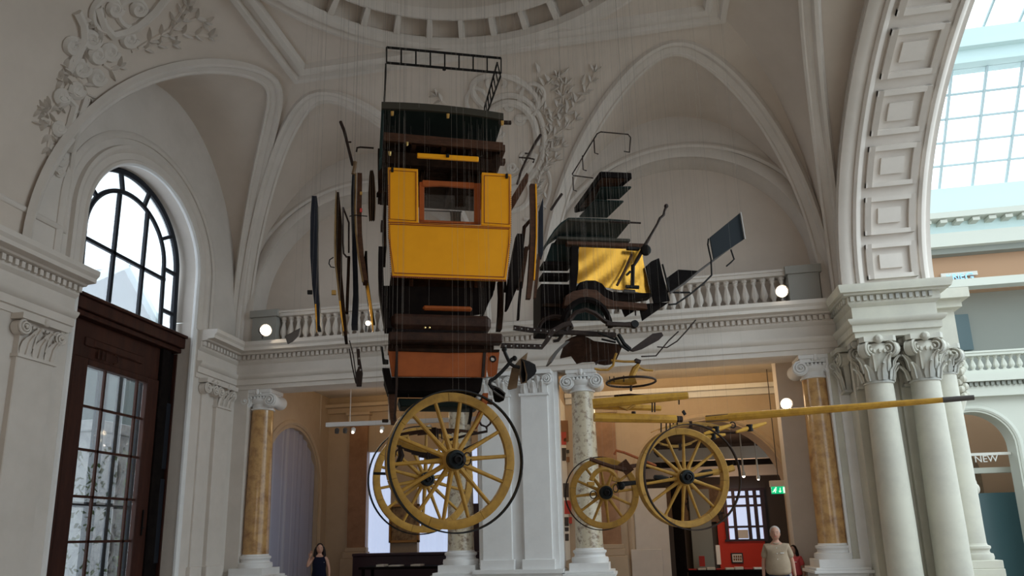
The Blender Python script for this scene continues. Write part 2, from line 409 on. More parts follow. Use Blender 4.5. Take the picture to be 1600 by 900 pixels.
# flat centre with the round opening
FX0, FX1, FY0, FY1 = XL+RX0, XR-RX1, YF+RY0, YB-RY1
DC = V(-2.2, 7.6, 11)
r_out = []; r_in = []
for k in range(97):
    t = 2*PI*k/96; c, s = math.cos(t), math.sin(t)
    fx = ((FX1 if c > 0 else FX0)-DC.x)/c if abs(c) > 1e-6 else 1e9; fy = ((FY1 if s > 0 else FY0)-DC.y)/s if abs(s) > 1e-6 else 1e9
    f = min(fx, fy); r_out.append(DC+V(c*f, s*f, 0)); r_in.append(DC+V(c*4.12, s*4.12, 0))
for cx_, cy_ in ((FX0, FY0), (FX0, FY1), (FX1, FY0), (FX1, FY1)):   # pull nearest samples to the corners
    k = min(range(96), key=lambda i: (r_out[i]-V(cx_, cy_, 11)).length); r_out[k] = V(cx_, cy_, 11)
r_out[96] = r_out[0]
MB().grid([[a, b_] for a, b_ in zip(r_out, r_in)]).done('flat_panel', 'plaster_vault', ceil)
b = MB(); q = [V(FX0, FY0, 11), V(FX1, FY0, 11), V(FX1, FY1, 11), V(FX0, FY1, 11)]
FP = [(-.05, .02), (-.05, -.10), (.06, -.11), (.10, -.04), (.22, -.04), (.26, -.12), (.36, -.10), (.40, .02)]
secs = []
for p, (dx, dy) in zip(q, ((1, 1), (-1, 1), (-1, -1), (1, -1))):
    secs.append([p+V(dx*a, dy*a, z) for a, z in FP])
b.sweep(q, secs, True); b.done('ceiling_frame', 'plaster', ceil)
def ring(prof, name, m='plaster', n=96, c=DC, parent=ceil):
    return MB().sweep(None, [[c+V(math.cos(2*PI*k/n)*r, math.sin(2*PI*k/n)*r, z) for r, z in prof] for k in range(n)], True).done(name, m, parent)
ring([(4.42, .02), (4.42, -.06), (4.32, -.10), (4.24, -.05), (4.18, -.05), (4.14, -.12), (4.04, -.10), (4.0, .02), (4.1, .1), (4.4, .1)], 'ring_moulding')
ring([(4.12, -.02), (4.10, .12), (3.86, .34), (3.62, .34), (3.62, .44), (4.3, .44), (4.3, -.02)], 'dome_drum', 'plaster_vault')
ring([(3.66, .22), (3.66, .12), (3.58, .08), (3.50, .12), (3.44, .20), (3.44, .5), (3.66, .5)], 'ring_moulding')
rib = MB()
rib.hexa([DC+V(*p) for p in ((3.60, -.045, .12), (4.06, -.06, -.02), (4.06, .06, -.02), (3.60, .045, .12), (3.60, -.045, .4), (4.14, -.06, .4), (4.14, .06, .4), (3.60, .045, .4))])
r0 = rib.done('coffer_rib', 'plaster', ceil, org=DC)
for k in range(1, 40):
    o = inst(r0, 'coffer_rib', ceil); o.rotation_euler = (0, 0, 2*PI*k/40)
MB().lathe(DC+V(0, 0, .3), [(3.55, .1), (3.3, .9), (2.5, 1.9), (1.4, 2.5), (.3, 2.7)], n=64, caps=True).done('dome', 'plaster_vault', ceil, ang=60)
for k in range(16):
    t = 2*PI*k/16; P_ = [DC+V(math.cos(t)*r, math.sin(t)*r, z+.3) for r, z in ((3.46, .3), (3.2, .9), (2.42, 1.85), (1.36, 2.44))]
    MB().tube(P_, .07, 6).done('dome_rib', 'plaster', ceil)

# ---- lunette walls above the cornice
def ell(c, w_, h, t): return c+w_*math.cos(t), ZS+h*math.sin(t)
NLR, NLZ = 2.75, 7.12
LCX = (-6.18, 1.28)
wb = thing('wall_back', None, None, (-2.5, YB, 0), kind='structure')
for ci, (c, c2) in enumerate(((XL+3.1, LCX[0]), (XL+10.5, LCX[1]))):
    rows = []; rev = []
    for k in range(61):
        t = PI*k/60; x1, z1 = ell(c, BW+.1, BH+.05, t)
        x0, z0 = c2+NLR*math.cos(t), NLZ+NLR*math.sin(t)
        if k in (0, 60): z1 = 6.1; 
        rows.append([V(x1, YB, z1), V(x0, YB, z0)]); rev.append([V(x0, YB, z0), V(x0, YB+.55, z0)])
    rows = [[V(rows[0][0].x, YB, 6.1), V(rows[0][1].x, YB, 6.1)]]+rows+[[V(rows[-1][0].x, YB, 6.1), V(rows[-1][1].x, YB, 6.1)]]
    rev = [[V(rev[0][0].x, YB, 6.1), V(rev[0][1].x, YB+.55, 6.1)]]+rev+[[V(rev[-1][0].x, YB, 6.1), V(rev[-1][1].x, YB+.55, 6.1)]]
    MB().grid(rows).done('lunette_band', 'plaster', wb); MB().grid(rev).done('niche_reveal', 'plaster', wb)
    MB().prism([r[1] for r in rev], (0, .05, 0)).done('niche_wall', 'plaster_vault', wb)
    pts = [V(c2+(NLR+.12)*math.cos(PI*k/60), YB, NLZ+(NLR+.12)*math.sin(PI*k/60)) for k in range(61)]
    pts = [V(pts[0].x, YB, 6.15)]+pts+[V(pts[-1].x, YB, 6.15)]
    sweep_mould(MB(), pts, [(-.12, -.02), (-.12, .04), (-.06, .05), (.06, .05), (.12, .03), (.12, -.02)], lambda p: (0, -1, 0)).done('arch_moulding', 'plaster', wb)
    pts = [V(c2+(NLR+.42)*math.cos(PI*k/60), YB, NLZ+(NLR+.3)*math.sin(PI*k/60)) for k in range(8, 53)]
    sweep_mould(MB(), pts, SMALL, lambda p: (0, -1, 0)).done('arch_moulding', 'plaster', wb)
# balustrades standing on the cornice in the two lunettes
def lathe_prof(z0, h): return [(.075, z0), (.075, z0+.06*h), (.045, z0+.1*h), (.042, z0+.16*h), (.078, z0+.28*h), (.084, z0+.36*h), (.066, z0+.52*h), (.034, z0+.74*h), (.034, z0+.8*h), (.055, z0+.85*h), (.042, z0+.88*h), (.065, z0+.93*h), (.065, z0+h)]
def balustrade(name, x0, x1, y, z0, z1, label, n, m='plaster', k=None, pw=.62, post=(1, 1)):
    t = thing(name, label, 'balustrade', ((x0+x1)/2, y, z0), 'balustrades') if k is None else k
    a = MB().box((x0, y-.14, z0), (x1, y+.14, z0+.12)); a.done('plinth_course', m, t)
    MB().box((x0-.03, y-.15, z1-.13), (x1+.03, y+.15, z1-.05)).box((x0-.05, y-.18, z1-.05), (x1+.05, y+.18, z1)).done('handrail', m, t)
    for i, (xa, on) in enumerate(((x0, post[0]), (x1, post[1]))):
        if on:
            s = 1 if i == 0 else -1
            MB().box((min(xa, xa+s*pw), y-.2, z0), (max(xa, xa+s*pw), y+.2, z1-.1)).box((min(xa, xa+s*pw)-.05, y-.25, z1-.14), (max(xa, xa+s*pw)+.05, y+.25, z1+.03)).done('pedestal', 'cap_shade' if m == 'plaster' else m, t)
    xa = x0+(pw if post[0] else 0)+.1; xb = x1-(pw if post[1] else 0)-.1; src = None
    for i in range(n):
        x = xa+(xb-xa)*i/(n-1)
        if src is None: src = MB().lathe((x, y, z0+.12), lathe_prof(0, z1-z0-.25), n=8).done('baluster', m, t)
        else: inst(src, 'baluster', t, V(x-xa, 0, 0))
    return t
balustrade('balustrade', LCX[0]-2.72, LCX[0]+2.72, 15.1, 6.15, 6.98, 'white stone balustrade in the left arched recess above the far cornice', 22)
balustrade('balustrade', LCX[1]-2.72, LCX[1]+2.72, 15.1, 6.15, 6.98, 'white stone balustrade in the right arched recess above the far cornice', 22)

# ---- far wall below the cornice: end strips and central pier with two pilasters
x0 = onY(747, 700, YB).x; x1 = onY(868, 700, YB).x
MB().box((x0, YB, 0), (x1, YB+.62, 5.1)).box((x1-.1, YB+.1, 0), (x1+.08, YB+.5, 5.1)).done('pier', 'plaster_white', wb)
MB().box((XL, YB, 0), (XL+.34, YB+.62, 5.1)).done('pier', 'plaster', wb)
MB().box((3.95, YB+.02, 0), (4.4, YB+.62, 5.1)).box((4.12, YB-.06, 0), (4.3, YB+.02, 5.1)).done('pier', 'plaster_white', wb)
def spiral(b, c, r, ax, sgn, out, rr=.02, turns=2.2):
    pts = []; a, up_ = Vector(ax), V(0, 0, 1); N = 26
    for i in range(N+1):
        f = i/N; t = PI/2+sgn*turns*2*PI*f; R = r*(1-.8*f); pts.append(Vector(c)+a*math.cos(t)*R+up_*math.sin(t)*R+Vector(out)*(.02+.03*f))
    b.tube(pts, rr, 5); b.ball(Vector(c)+Vector(out)*.05, r*.2, 6, 5)
def leafb(b, c, out, side, h, w_):      # curling acanthus leaf
    out, side = Vector(out), Vector(side); rows = []
    for f, o_, ww in ((0, .015, .8), (.3, .035, 1), (.6, .05, .85), (.85, .10, .6), (1, .15, .3), (.9, .17, .12)):
        p = Vector(c)+V(0, 0, h*f)+out*o_; rows.append([p-side*w_*ww/2, p+out*.02, p+side*w_*ww/2])
    vs = [q for r in rows for q in r]; n = len(rows); fs = []
    for i in range(n-1):
        for k in range(2): fs.append((i*3+k, i*3+k+1, i*3+3+k+1, i*3+3+k))
    b.add(vs, fs); b.tube([r[1]+out*.01 for r in rows[:5]], w_*.09, 4)
def pil_capital(parent, c, w_, z0, z1, out, side, m='plaster_white', volr=.12):
    out, side = Vector(out), Vector(side); h = z1-z0; C = Vector(c)
    b = MB()
    def bx(a0, a1, o0, o1, za, zb):
        b.hexa([C+side*a+out*o+V(0, 0, z) for z in (za, zb) for a, o in ((a0, o0), (a1, o0), (a1, o1), (a0, o1))])
    bx(-w_/2, w_/2, 0, .10, z0, z1-.09); bx(-w_/2-.03, w_/2+.03, 0, .14, z0-.05, z0); bx(-w_/2-.10, w_/2+.10, 0, .22, z1-.09, z1)
    for s in (-1, 1):
        spiral(b, C+side*(s*(w_/2-.01))+out*.15+V(0, 0, z1-.09-volr), volr, side*s, -1, out); b.lathe(C+side*(s*(w_/2-.01))+out*.02+V(0, 0, z1-.09-volr), [(volr, 0), (volr, .13)], out, 14)
    for i in range(7): b.ball(C+side*(-w_/2+.1+(w_-.2)*i/6)+out*.15+V(0, 0, z1-.17), .032, 6, 5)
    b.ball(C+out*.2+V(0, 0, z1-.05), .06, 8, 6, (1.2, 1, 1.2))
    for r_, (nn, f, hh) in enumerate(((3, 0, .5), (2, .2, .5))):
        for i in range(nn): leafb(b, C+side*((i-(nn-1)/2)*w_/3)+out*.09+V(0, 0, z0+f*h), out, side, h*hh, w_/3.2)
    return b.done('capital', m, parent)
def pilaster(parent, c, w_, z0, z1, out, side, m='plaster_white', caph=.5, proud=.10):
    out, side, C = Vector(out), Vector(side), Vector(c); b = MB()
    b.hexa([C+side*a+out*o+V(0, 0, z) for z in (z0, z1-caph) for a, o in ((-w_/2, -.05), (w_/2, -.05), (w_/2, proud), (-w_/2, proud))])
    b.hexa([C+side*a+out*o+V(0, 0, z) for z in (z0, z0+.25) for a, o in ((-w_/2-.05, 0), (w_/2+.05, 0), (w_/2+.05, proud+.05), (-w_/2-.05, proud+.05))])
    b.done('pilaster', m, parent, bevel=.012); pil_capital(parent, C, w_, z1-caph, z1, out, side, m)
for pa, pb in ((752, 797), (815, 858)):
    a = onY(pa, 700, YB-.1).x; b_ = onY(pb, 700, YB-.1).x; pilaster(wb, ((a+b_)/2, YB, 0), b_-a, .85, 5.1, (0, -1, 0), (1, 0, 0))
MB().box((x0-.06, YB-.2, 0), (x1+.06, YB+.62, .82)).box((x0-.1, YB-.25, .82), (x1+.1, YB+.62, .9)).done('dado', 'plaster_white', wb)

# ---- left wall
WY, WZ, WR = 11.65, 7.32, 1.66
wl = thing('wall_left', None, None, (XL, 8, 0), kind='structure')
MB().box((XL-.6, WY+WR, 0), (XL, 15.6, 6.3)).done('wall_block', 'plaster', wl)
MB().box((XL-.6, -4, 0), (XL, WY-WR, 6.3)).done('wall_block', 'plaster', wl)
rows = []; rev = []
for k in range(61):
    t = PI*k/60; y1 = 11.9+(BW+.1)*math.cos(t); z1 = ZS+(BH+.05)*math.sin(t); y0, z0 = WY+WR*math.cos(t), WZ+WR*math.sin(t)
    rows.append([V(XL, y1, z1), V(XL, y0, z0)]); rev.append([V(XL, y0, z0), V(XL-.28, y0-.0, z0), V(XL-.6, WY+(WR-.06)*math.cos(t), WZ+(WR-.06)*math.sin(t))])
MB().grid([[V(XL, 15.02, 6.3), V(XL, WY+WR, 6.3)]]+rows+[[V(XL, 8.8, 6.3), V(XL, WY-WR, 6.3)]]).done('lunette_band', 'plaster', wl)
MB().grid([[V(XL, WY+WR, 6.3), V(XL-.28, WY+WR, 6.3), V(XL-.6, WY+WR-.06, 6.3)]]+rev+[[V(XL, WY-WR, 6.3), V(XL-.28, WY-WR, 6.3), V(XL-.6, WY-WR+.06, 6.3)]]).done('window_reveal', 'plaster', wl)
MB().prism([V(XL, 4.5+3.1*math.cos(PI*k/40), ZS+4.67*math.sin(PI*k/40)) for k in range(41)], (-.3, 0, 0)).done('lunette_wall', 'plaster_vault', wl)
for rr, pf in ((WR+.16, BAND), (WR+.52, SMALL)):
    pts = [V(XL, WY+rr*math.cos(PI*k/60), WZ+rr*math.sin(PI*k/60)) for k in range(61)]
    pts = [V(XL, WY+rr, 6.15)]+pts+[V(XL, WY-rr, 6.15)]
    sweep_mould(MB(), pts, pf, lambda p: (1, 0, 0)).done('arch_moulding', 'plaster', wl)
MB().tube([V(XL-.02, WY+WR, z) for z in (0, 3, 7.3)]+[V(XL-.02, WY+WR*math.cos(PI*k/40), WZ+WR*math.sin(PI*k/40)) for k in range(1, 40)]+[V(XL-.02, WY-WR, z) for z in (7.3, 3, 0)], .06, 8).done('arch_bead', 'plaster_white', wl)
pilaster(wl, (XL, 14.42, 0), .52, .85, 5.1, (1, 0, 0), (0, 1, 0), 'plaster')
pilaster(wl, (XL, 9.25, 0), .70, .85, 5.1, (1, 0, 0), (0, 1, 0), 'plaster', caph=.62)
pilaster(wl, (XL, 13.82, 0), .30, .85, 5.1, (1, 0, 0), (0, 1, 0), 'plaster', caph=.1, proud=.05)
MB().box((XL, 13.55, 0), (XL+.16, 15, .85)).box((XL, 8.6, 0), (XL+.16, 9.95, .85)).done('dado', 'plaster', wl)
MB().box((XL, 14.66, 2.0), (XL+.04, 14.74, 2.15)).done('wall_switch', 'plaster_white', wl)
# attic panel with relief above the cornice, left edge of the view
b = MB()
for (z, y) in (((6.75, 8.3), (9.75, 9.75)),): pass
sweep_mould(b, [V(XL+.01, 8.15, 6.8), V(XL+.01, 9.55, 6.8), V(XL+.01, 9.55, 8.3), V(XL+.01, 8.15, 8.3)], SMALL, lambda p: (1, 0, 0), closed=True)
b.done('panel_moulding', 'plaster', wl)

# ---- near wall (behind the viewer, open below as an arcade)
wf = struct(MB().box((XL-.6, YF-.6, 5.1), (XR+1.4, YF, 6.3)).box((XL-.6, YF-.6, 0), (XL+.3, YF, 5.1)).box((-3.4, YF-.6, 0), (-1.9, YF, 5.1)), 'wall_front', 'plaster')
for c in (XL+3.1, XL+10.5):
    MB().prism([V(c+3.1*math.cos(PI*k/40), YF, ZS+4.67*math.sin(PI*k/40)) for k in range(41)], (0, -.3, 0)).done('lunette_wall', 'plaster_vault', wf)
# roof over the vault keeps daylight out
struct(MB().box((XL-1, YF-.6, 14.3), (XR+1.6, 15.7, 14.5)).box((XL-1, 15.62, 6.15), (5.6, 15.8, 14.3)).box((XL-1, YF-.6, 10.6), (XL-.6, 15.7, 14.3)).box((XL-1, YF-.8, 6.3), (XR+1.6, YF-.6, 14.3)), 'wall_outer', 'plaster')

# unseen passage behind the viewer, added to hold back the sky light
we = struct(MB().box((XL-.6, -6.2, 0), (XR+1.4, -6, 5.3)).box((XL-.6, -6, 5.1), (XR+1.4, YF-.6, 5.3)).box((XL-.6, -6, 0), (XL-.4, YF-.6, 5.3)).box((XR+1.2, -6, 0), (XR+1.4, YF-.6, 5.3)), 'wall_sky_block', 'plaster')
# ================================================================== COLUMNS
def col_base(b, c, r, z):
    C = V(c[0], c[1], z)
    b.lathe(C, [(r*1.34, .0), (r*1.38, .05), (r*1.34, .11), (r*1.16, .125), (r*1.12, .16), (r*1.16, .19), (r*1.24, .21), (r*1.24, .25), (r*1.06, .27), (r*1.03, .30)], n=28)
def shaft_prof(r, z0, z1): return [(r*(1.02 if f == 0 else 1-.14*max(0, f-.25)/.75), z0+(z1-z0)*f) for f in (0, .1, .25, .5, .75, 1)]
def ionic_column(x, y, r, m, label, zp=.85, ztop=5.1, caph=.48):
    t = thing('ionic_column', label, 'column', (x, y, 0), 'ionic columns of the far arcade')
    MB().box((x-.46, y-.46, 0), (x+.46, y+.46, .74)).box((x-.54, y-.54, .74), (x+.54, y+.54, .80)).box((x-.5, y-.5, .80), (x+.5, y+.5, .85)).done('pedestal', 'plaster_white', t, bevel=.01)
    q = r*1.42
    MB().box((x-q, y-q, zp), (x+q, y+q, zp+.15)).done('plinth', 'plaster_white', t)
    b = MB(); col_base(b, (x, y), r, zp+.15); b.done('base', 'plaster_white', t)
    zs = zp+.45; zc = ztop-caph
    MB().lathe((x, y, 0), shaft_prof(r, zs, zc), n=32).done('shaft', m, t)
    rt_ = r*.86; b = MB()
    b.lathe((x, y, zc), [(rt_*1.0, 0), (rt_*1.12, .01), (rt_*1.12, .04), (rt_*1.0, .05), (rt_*1.0, .14), (rt_*1.25, .20), (rt_*1.3, .25), (rt_*1.05, .30)], n=28)
    b.box((x-rt_*1.25, y-rt_*1.15, ztop-.16), (x+rt_*1.25, y+rt_*1.15, ztop-.08)); b.box((x-rt_*1.35, y-rt_*1.3, ztop-.08), (x+rt_*1.35, y+rt_*1.3, ztop))
    for s in (-1, 1):
        c = V(x+s*rt_*1.28, y, ztop-.27); b.lathe(c+V(0, rt_*1.1, 0), [(.155, 0), (.165, .05), (.12, rt_*1.1), (.165, rt_*2.2-.05), (.155, rt_*2.2)], (0, -1, 0), 20)
        spiral(b, c+V(0, -rt_*1.1, 0), .15, (s, 0, 0), -1, (0, -1, 0), .018)
    for i in range(5): b.ball((x-.16+.08*i, y-rt_*1.15, ztop-.2), .035, 6, 5)
    b.ball((x, y-rt_*1.25, ztop-.05), .06, 8, 6, (.8, .8, 1.4)); b.ball((x-.07, y-rt_*1.2, ztop-.1), .03, 6, 5); b.ball((x+.07, y-rt_*1.2, ztop-.1), .03, 6, 5)
    b.done('capital', 'plaster_white', t); return t
CY_ = 15.32
for px, m, lb in ((408, 'marble', 'honey marble ionic column nearest the left corner of the hall'), (719, 'marble_pale', 'speckled pale marble ionic column seen behind the big yellow wheel'),
                  (914, 'marble_pale', 'pale veined marble ionic column just right of the central white pier'), (1285, 'marble', 'golden marble ionic column beside the stone pier on the right')):
    ionic_column(onY(px, 700, CY_).x, CY_, .285, m, lb)
# composite columns on the pier
def composite_column(x, y, r, label, z0=.55, z1=4.22, ztop=5.1, n=12, stain='stone_cap'):
    t = thing('composite_column', label, 'column', (x, y, 0), 'stone columns of the big arch')
    q = r*1.45
    MB().box((x-q, y-q, 0), (x+q, y+q, z0-.35)).box((x-q*.97, y-q*.97, z0-.35), (x+q*.97, y+q*.97, z0-.2)).done('pedestal', 'stone_pale', t, bevel=.01)
    b = MB(); col_base(b, (x, y), r, z0-.2); b.done('base', 'stone_pale', t)
    MB().lathe((x, y, 0), shaft_prof(r, z0+.1, z1), n=36).done('shaft', 'stone_pale', t)
    rt_ = r*.86; h = ztop-z1; b = MB()
    b.lathe((x, y, z1), [(rt_*1.08, 0), (rt_*1.1, .03), (rt_*1.0, .05), (rt_*.96, h*.5), (rt_*1.1, h*.62), (rt_*1.22, h*.7), (rt_*1.05, h*.86)], n=28)
    q = rt_*1.32
    b.prism([V(x+math.cos(a)*q*k, y+math.sin(a)*q*k, ztop-.10) for i in range(4) for a, k in ((PI/4+i*PI/2-.12, 1.28), (PI/4+i*PI/2+.12, 1.28), (PI/2+i*PI/2, .92))], (0, 0, .10))
    for i in range(4):
        a = PI/4+i*PI/2; o = V(math.cos(a), math.sin(a), 0); s = V(-o.y, o.x, 0); c = V(x, y, ztop-.10-.15)+o*rt_*1.25
        for sg in (-1, 1):
            spiral(b, c+s*(sg*.045), .15, o, -1, s*sg, .02, 2)
        b.lathe(c-s*.05, [(.15, 0), (.15, .1)], s, 14)
        b.ball(V(x, y, ztop-.06)+V(math.cos(a-PI/4), math.sin(a-PI/4), 0)*q*.98, .085, 8, 6)
    for i in range(20):
        a = 2*PI*i/20; b.ball(V(x+math.cos(a)*rt_*1.2, y+math.sin(a)*rt_*1.2, z1+h*.68), .035, 6, 5, (1, 1, 1.3))
    for row, (zz, hh, kk) in enumerate(((.05, .34, 8), (.24, .36, 8))):
        for i in range(kk):
            a = 2*PI*(i+.5*row)/kk; o = V(math.cos(a), math.sin(a), 0); leafb(b, V(x, y, z1+zz*h)+o*rt_, o, (-o.y, o.x, 0), h*hh, .19)
    b.done('capital', 'stone_cap', t); return t
composite_column(4.61, 14.13, .285, 'thick pale stone column, left one of the pair carrying the big arch')
composite_column(5.42, 14.13, .285, 'thick stained stone column, right one of the pair carrying the big arch')
composite_column(6.13, 15.05, .25, 'slimmer stone column standing on a raised base behind the paired columns', z0=1.15, z1=4.5)
pw = MB()
for a, b_ in ((4.28, 4.85), (5.1, 5.72)):
    pil_capital(pier, V((a+b_)/2, 14.45, 0), b_-a-.1, 4.25, 5.1, (0, -1, 0), (1, 0, 0), 'stone_cap', volr=.14)
pil_capital(pier, V(4.28, 14.85, 0), .4, 4.25, 5.1, (-1, 0, 0), (0, -1, 0), 'stone_cap', volr=.14)

# ================================================================== WOODEN PORTAL AND WINDOW IN THE LEFT WALL
GX = XL-.45
def L(px, py, X=GX): return onX(px, py, X)
wt = thing('window_1', None, None, (GX, WY, 5.9), kind='structure')
wr_ = WR-.12; ri = 1.12
def fan(r, a): return V(GX, WY-.05+r*math.cos(a), WZ+.04+r*math.sin(a))
b = MB()
for rr, w_ in ((wr_, .07), (ri, .05)):
    b.tube([V(GX, WY+rr, 5.9)]+[fan(rr, PI*k/40) for k in range(41)]+[V(GX, WY-rr, 5.9)], w_, 6)
b.done('window_frame', 'frame_dark', wt)
def bars(lst, name='glazing_bar', r=.035, parent=wt, m='frame_dark'):
    for p, q in lst: MB().bar(p, q, r*2, r*2, up=(1, 0, 0)).done(name, m, parent)
bars([(fan(ri, a), fan(wr_, a)) for a in (PI*.18, PI*.40, PI*.58, PI*.80)]+[(fan(ri, a*PI), fan(wr_, a*PI)) for a in (0, 1)])
hz = lambda y: WZ+math.sqrt(ri*ri-(y-WY)**2)
bars([(V(GX, y, 5.9), V(GX, y, hz(y))) for y in (WY-.40, WY+.42)])
bars([(V(GX, WY-ri, 7.12), V(GX, WY+ri, 7.12))])
bars([(V(GX, WY+s*ri, 6.45), V(GX, WY+s*wr_, 6.45)) for s in (-1, 1)])
MB().prism([V(GX-.01, WY+wr_, 5.9)]+[fan(wr_, PI*k/40)-V(.01, 0, 0) for k in range(41)]+[V(GX-.01, WY-wr_, 5.9)], (-.012, 0, 0)).done('pane', 'opal_glass', wt)
dr = thing('door_1', None, None, (GX, WY, 0), kind='structure')
yA, yB = WY-WR+.02, WY+WR-.02
def yz(y0, z0, y1, z1, x0, x1, nm, m='dark_wood', bev=.012, par=None): return MB().box((x0, y0, z0), (x1, y1, z1)).done(nm, m, par or dr, bevel=bev)
yz(yA, 5.70, yB, 5.92, GX-.12, GX+.26, 'transom_beam'); yz(yA, 5.60, yB, 5.70, GX-.1, GX+.18, 'transom_moulding'); yz(yA, 5.92, yB, 5.98, GX-.1, GX+.32, 'transom_moulding')
yz(yA, 0, yA+.34, 5.6, GX-.1, GX+.14, 'door_post', 'black_wood'); yz(yA+.34, 0, yA+.52, 5.6, GX-.1, GX+.06, 'door_post')
gl0 = L(120, 702).y; gl1 = L(215, 716).y; zt = L(175, 583).z
yz(yA+.52, zt+.12, gl1+.37, 5.6, GX-.1, GX+.02, 'overdoor_panel'); yz(yA+.75, zt+.35, 12.3, 5.3, GX+.0, GX+.05, 'raised_panel'); yz(yA+.95, zt+.5, 12.1, 5.15, GX+.04, GX+.065, 'raised_panel')
for i in range(3): yz(11.05+.1*i, 4.95, 11.09+.1*i, 5.12, GX+.06, GX+.085, 'carved_flute', bev=.004)
MB().tube([V(GX+.08, 11.45+.12*math.cos(t*.5), 5.03+.09*math.sin(t*.5)) for t in range(-3, 4)], .015, 5).done('carved_scroll', 'dark_wood', dr)
yz(yA+.52, 0, gl0-.02, zt+.12, GX-.06, GX+.06, 'door_stile'); yz(gl1+.02, 0, gl1+.36, zt+.12, GX-.06, GX+.06, 'door_stile'); yz(gl0-.02, zt, gl1+.02, zt+.12, GX-.06, GX+.06, 'door_rail')
yz(gl1+.36, 0, gl1+.62, 5.6, GX-.1, GX+.10, 'door_post', 'black_wood'); yz(gl1+.62, 0, gl1+1.05, 5.6, GX-.1, GX+.0, 'side_panel', 'black_wood'); yz(gl1+.70, 1.2, gl1+.97, 2.9, GX-.0, GX+.03, 'raised_panel', 'frame_dark'); yz(gl1+.70, 3.1, gl1+.97, 4.5, GX-.0, GX+.03, 'raised_panel', 'frame_dark')
yz(gl1+1.05, 0, yB, 5.6, GX-.1, GX+.08, 'door_post')
MB().ball((GX+.09, gl1+.2, 1.9), .03, 8, 6).bar((GX+.08, gl1+.2, 1.75), (GX+.08, gl1+.2, 2.25), .02, .03, (1, 0, 0)).done('door_handle', 'black_iron', dr)
zr = [L(160, y_).z for y_ in (641, 707, 778, 846, 915)]
gw = (gl1-gl0)
for f in (.30, .86): MB().bar((GX, gl0+gw*f, 0), (GX, gl0+gw*f, zt), .045, .05, (1, 0, 0)).done('glazing_bar', 'dark_wood', dr)
for z in zr: MB().bar((GX, gl0, z), (GX, gl1, z), .05, .045, (0, 0, 1)).done('glazing_bar', 'dark_wood', dr)
ys = [gl0, gl0+gw*.30, gl0+gw*.86, gl1]; zs_ = [0]+sorted(zr)+[zt]
for i in range(3):
    for j in range(len(zs_)-1): MB().box((GX-.015, ys[i]+.02, zs_[j]+.02), (GX-.009, ys[i+1]-.02, zs_[j+1]-.02)).done('pane', 'glass', dr)
# second outer frame of the porch, carved stone pillar, hedge and a building outside
ob = thing('porch_screen', 'dark metal glazed screen standing outside the left door', 'screen', (GX-1.0, 11.5, 0))
for px_ in (139, 150, 172, 176, 206, 213):
    p = L(px_, 750, GX-1.0); MB().bar((p.x, p.y, 0), (p.x, p.y, 5.2), .07, .06, (1, 0, 0)).done('mullion', 'frame_dark', ob)
for z in (2.35, 5.1): MB().bar((GX-1, 9.2, z), (GX-1, 14, z), .07, .07).done('screen_rail', 'frame_dark', ob)
os_ = thing('carved_pillar', 'pale carved stone gate pillar outside the left door', 'pillar', (GX-2.4, 12.6, 0))
pX = GX-2.4; p0 = L(138, 800, pX).y; p1 = L(192, 800, pX).y
MB().box((pX-.5, p0, 0), (pX, p1, 4.15)).box((pX-.6, p0-.12, 4.15), (pX+.12, p1+.12, 4.4)).box((pX-.6, p0-.12, .55), (pX+.1, p1+.12, .75)).box((pX-.6, p0-.2, 0), (pX+.16, p1+.2, .35)).done('pillar_block', 'out_stone', os_, bevel=.02)
b = MB()
for i in range(70):
    y = p0+.1+random.random()*(p1-p0-.2); z = random.choice([random.uniform(.9, 2.1), random.uniform(2.6, 3.9)])
    b.ball((pX+.01, y, z), random.uniform(.04, .10), 6, 5, (.6, random.uniform(.6, 1.6), random.uniform(.5, 1.5)))
for z in (1.5, 3.2): b.tube([V(pX+.04, (p0+p1)/2+.28*math.cos(k*PI/8), z+.4*math.sin(k*PI/8)) for k in range(16)], .045, 6, closed=True)
b.done('carving', 'out_stone', os_)
b = MB(); hx = GX-4
for i in range(1500):
    p = V(hx+random.uniform(-.6, .6), random.uniform(9.5, 20), random.random()**.8*3.7); a = random.random()*6.3; s = .07
    u = V(math.cos(a)*s, math.sin(a)*s, random.uniform(-s, s)); v_ = V(-math.sin(a)*s*.6, math.cos(a)*s*.6, random.uniform(-s, s)); b.add([p-u, p+v_, p+u, p-v_], [(0, 1, 2, 3)])
o = b.done('hedge', 'leaf', None, 'green leafy hedge glimpsed through the door glass', 'hedge', kind='stuff')
q = [L(*p, GX-14) for p in ((128, 441), (193, 417), (242, 505), (290, 560), (60, 560))]
gb = thing('neighbour_house', 'grey house with a pointed gable seen through the arched window', 'building', (GX-14, q[0].y, 0))
g0, g1 = q[4].y, q[3].y
MB().prism([V(GX-14, g0, 0), V(GX-14, g1, 0), V(GX-14, g1, q[3].z), q[2], q[1], q[0], V(GX-14, g0, q[4].z)], (-6, 0, 0)).done('facade', 'out_building', gb)
MB().bar(q[0]+V(.1, 0, 0), q[1]+V(.1, 0, .1), .5, .25).bar(q[1]+V(.1, 0, .1), q[2]+V(.1, 0, 0), .5, .25).done('roof_edge', 'court_mullion', gb)

# ================================================================== ROOMS BEHIND THE ARCADE
YR = 19.6; ZR = 5.75
def R_(px, py): return onY(px, py, YR)
wa = thing('wall_arcade', None, None, (-6, YR, 0), kind='structure')
struct(MB().box((XL-.6, 15.6, ZR), (4.4, YR+.4, ZR+.2)), 'ceiling_arcade', 'plaster')
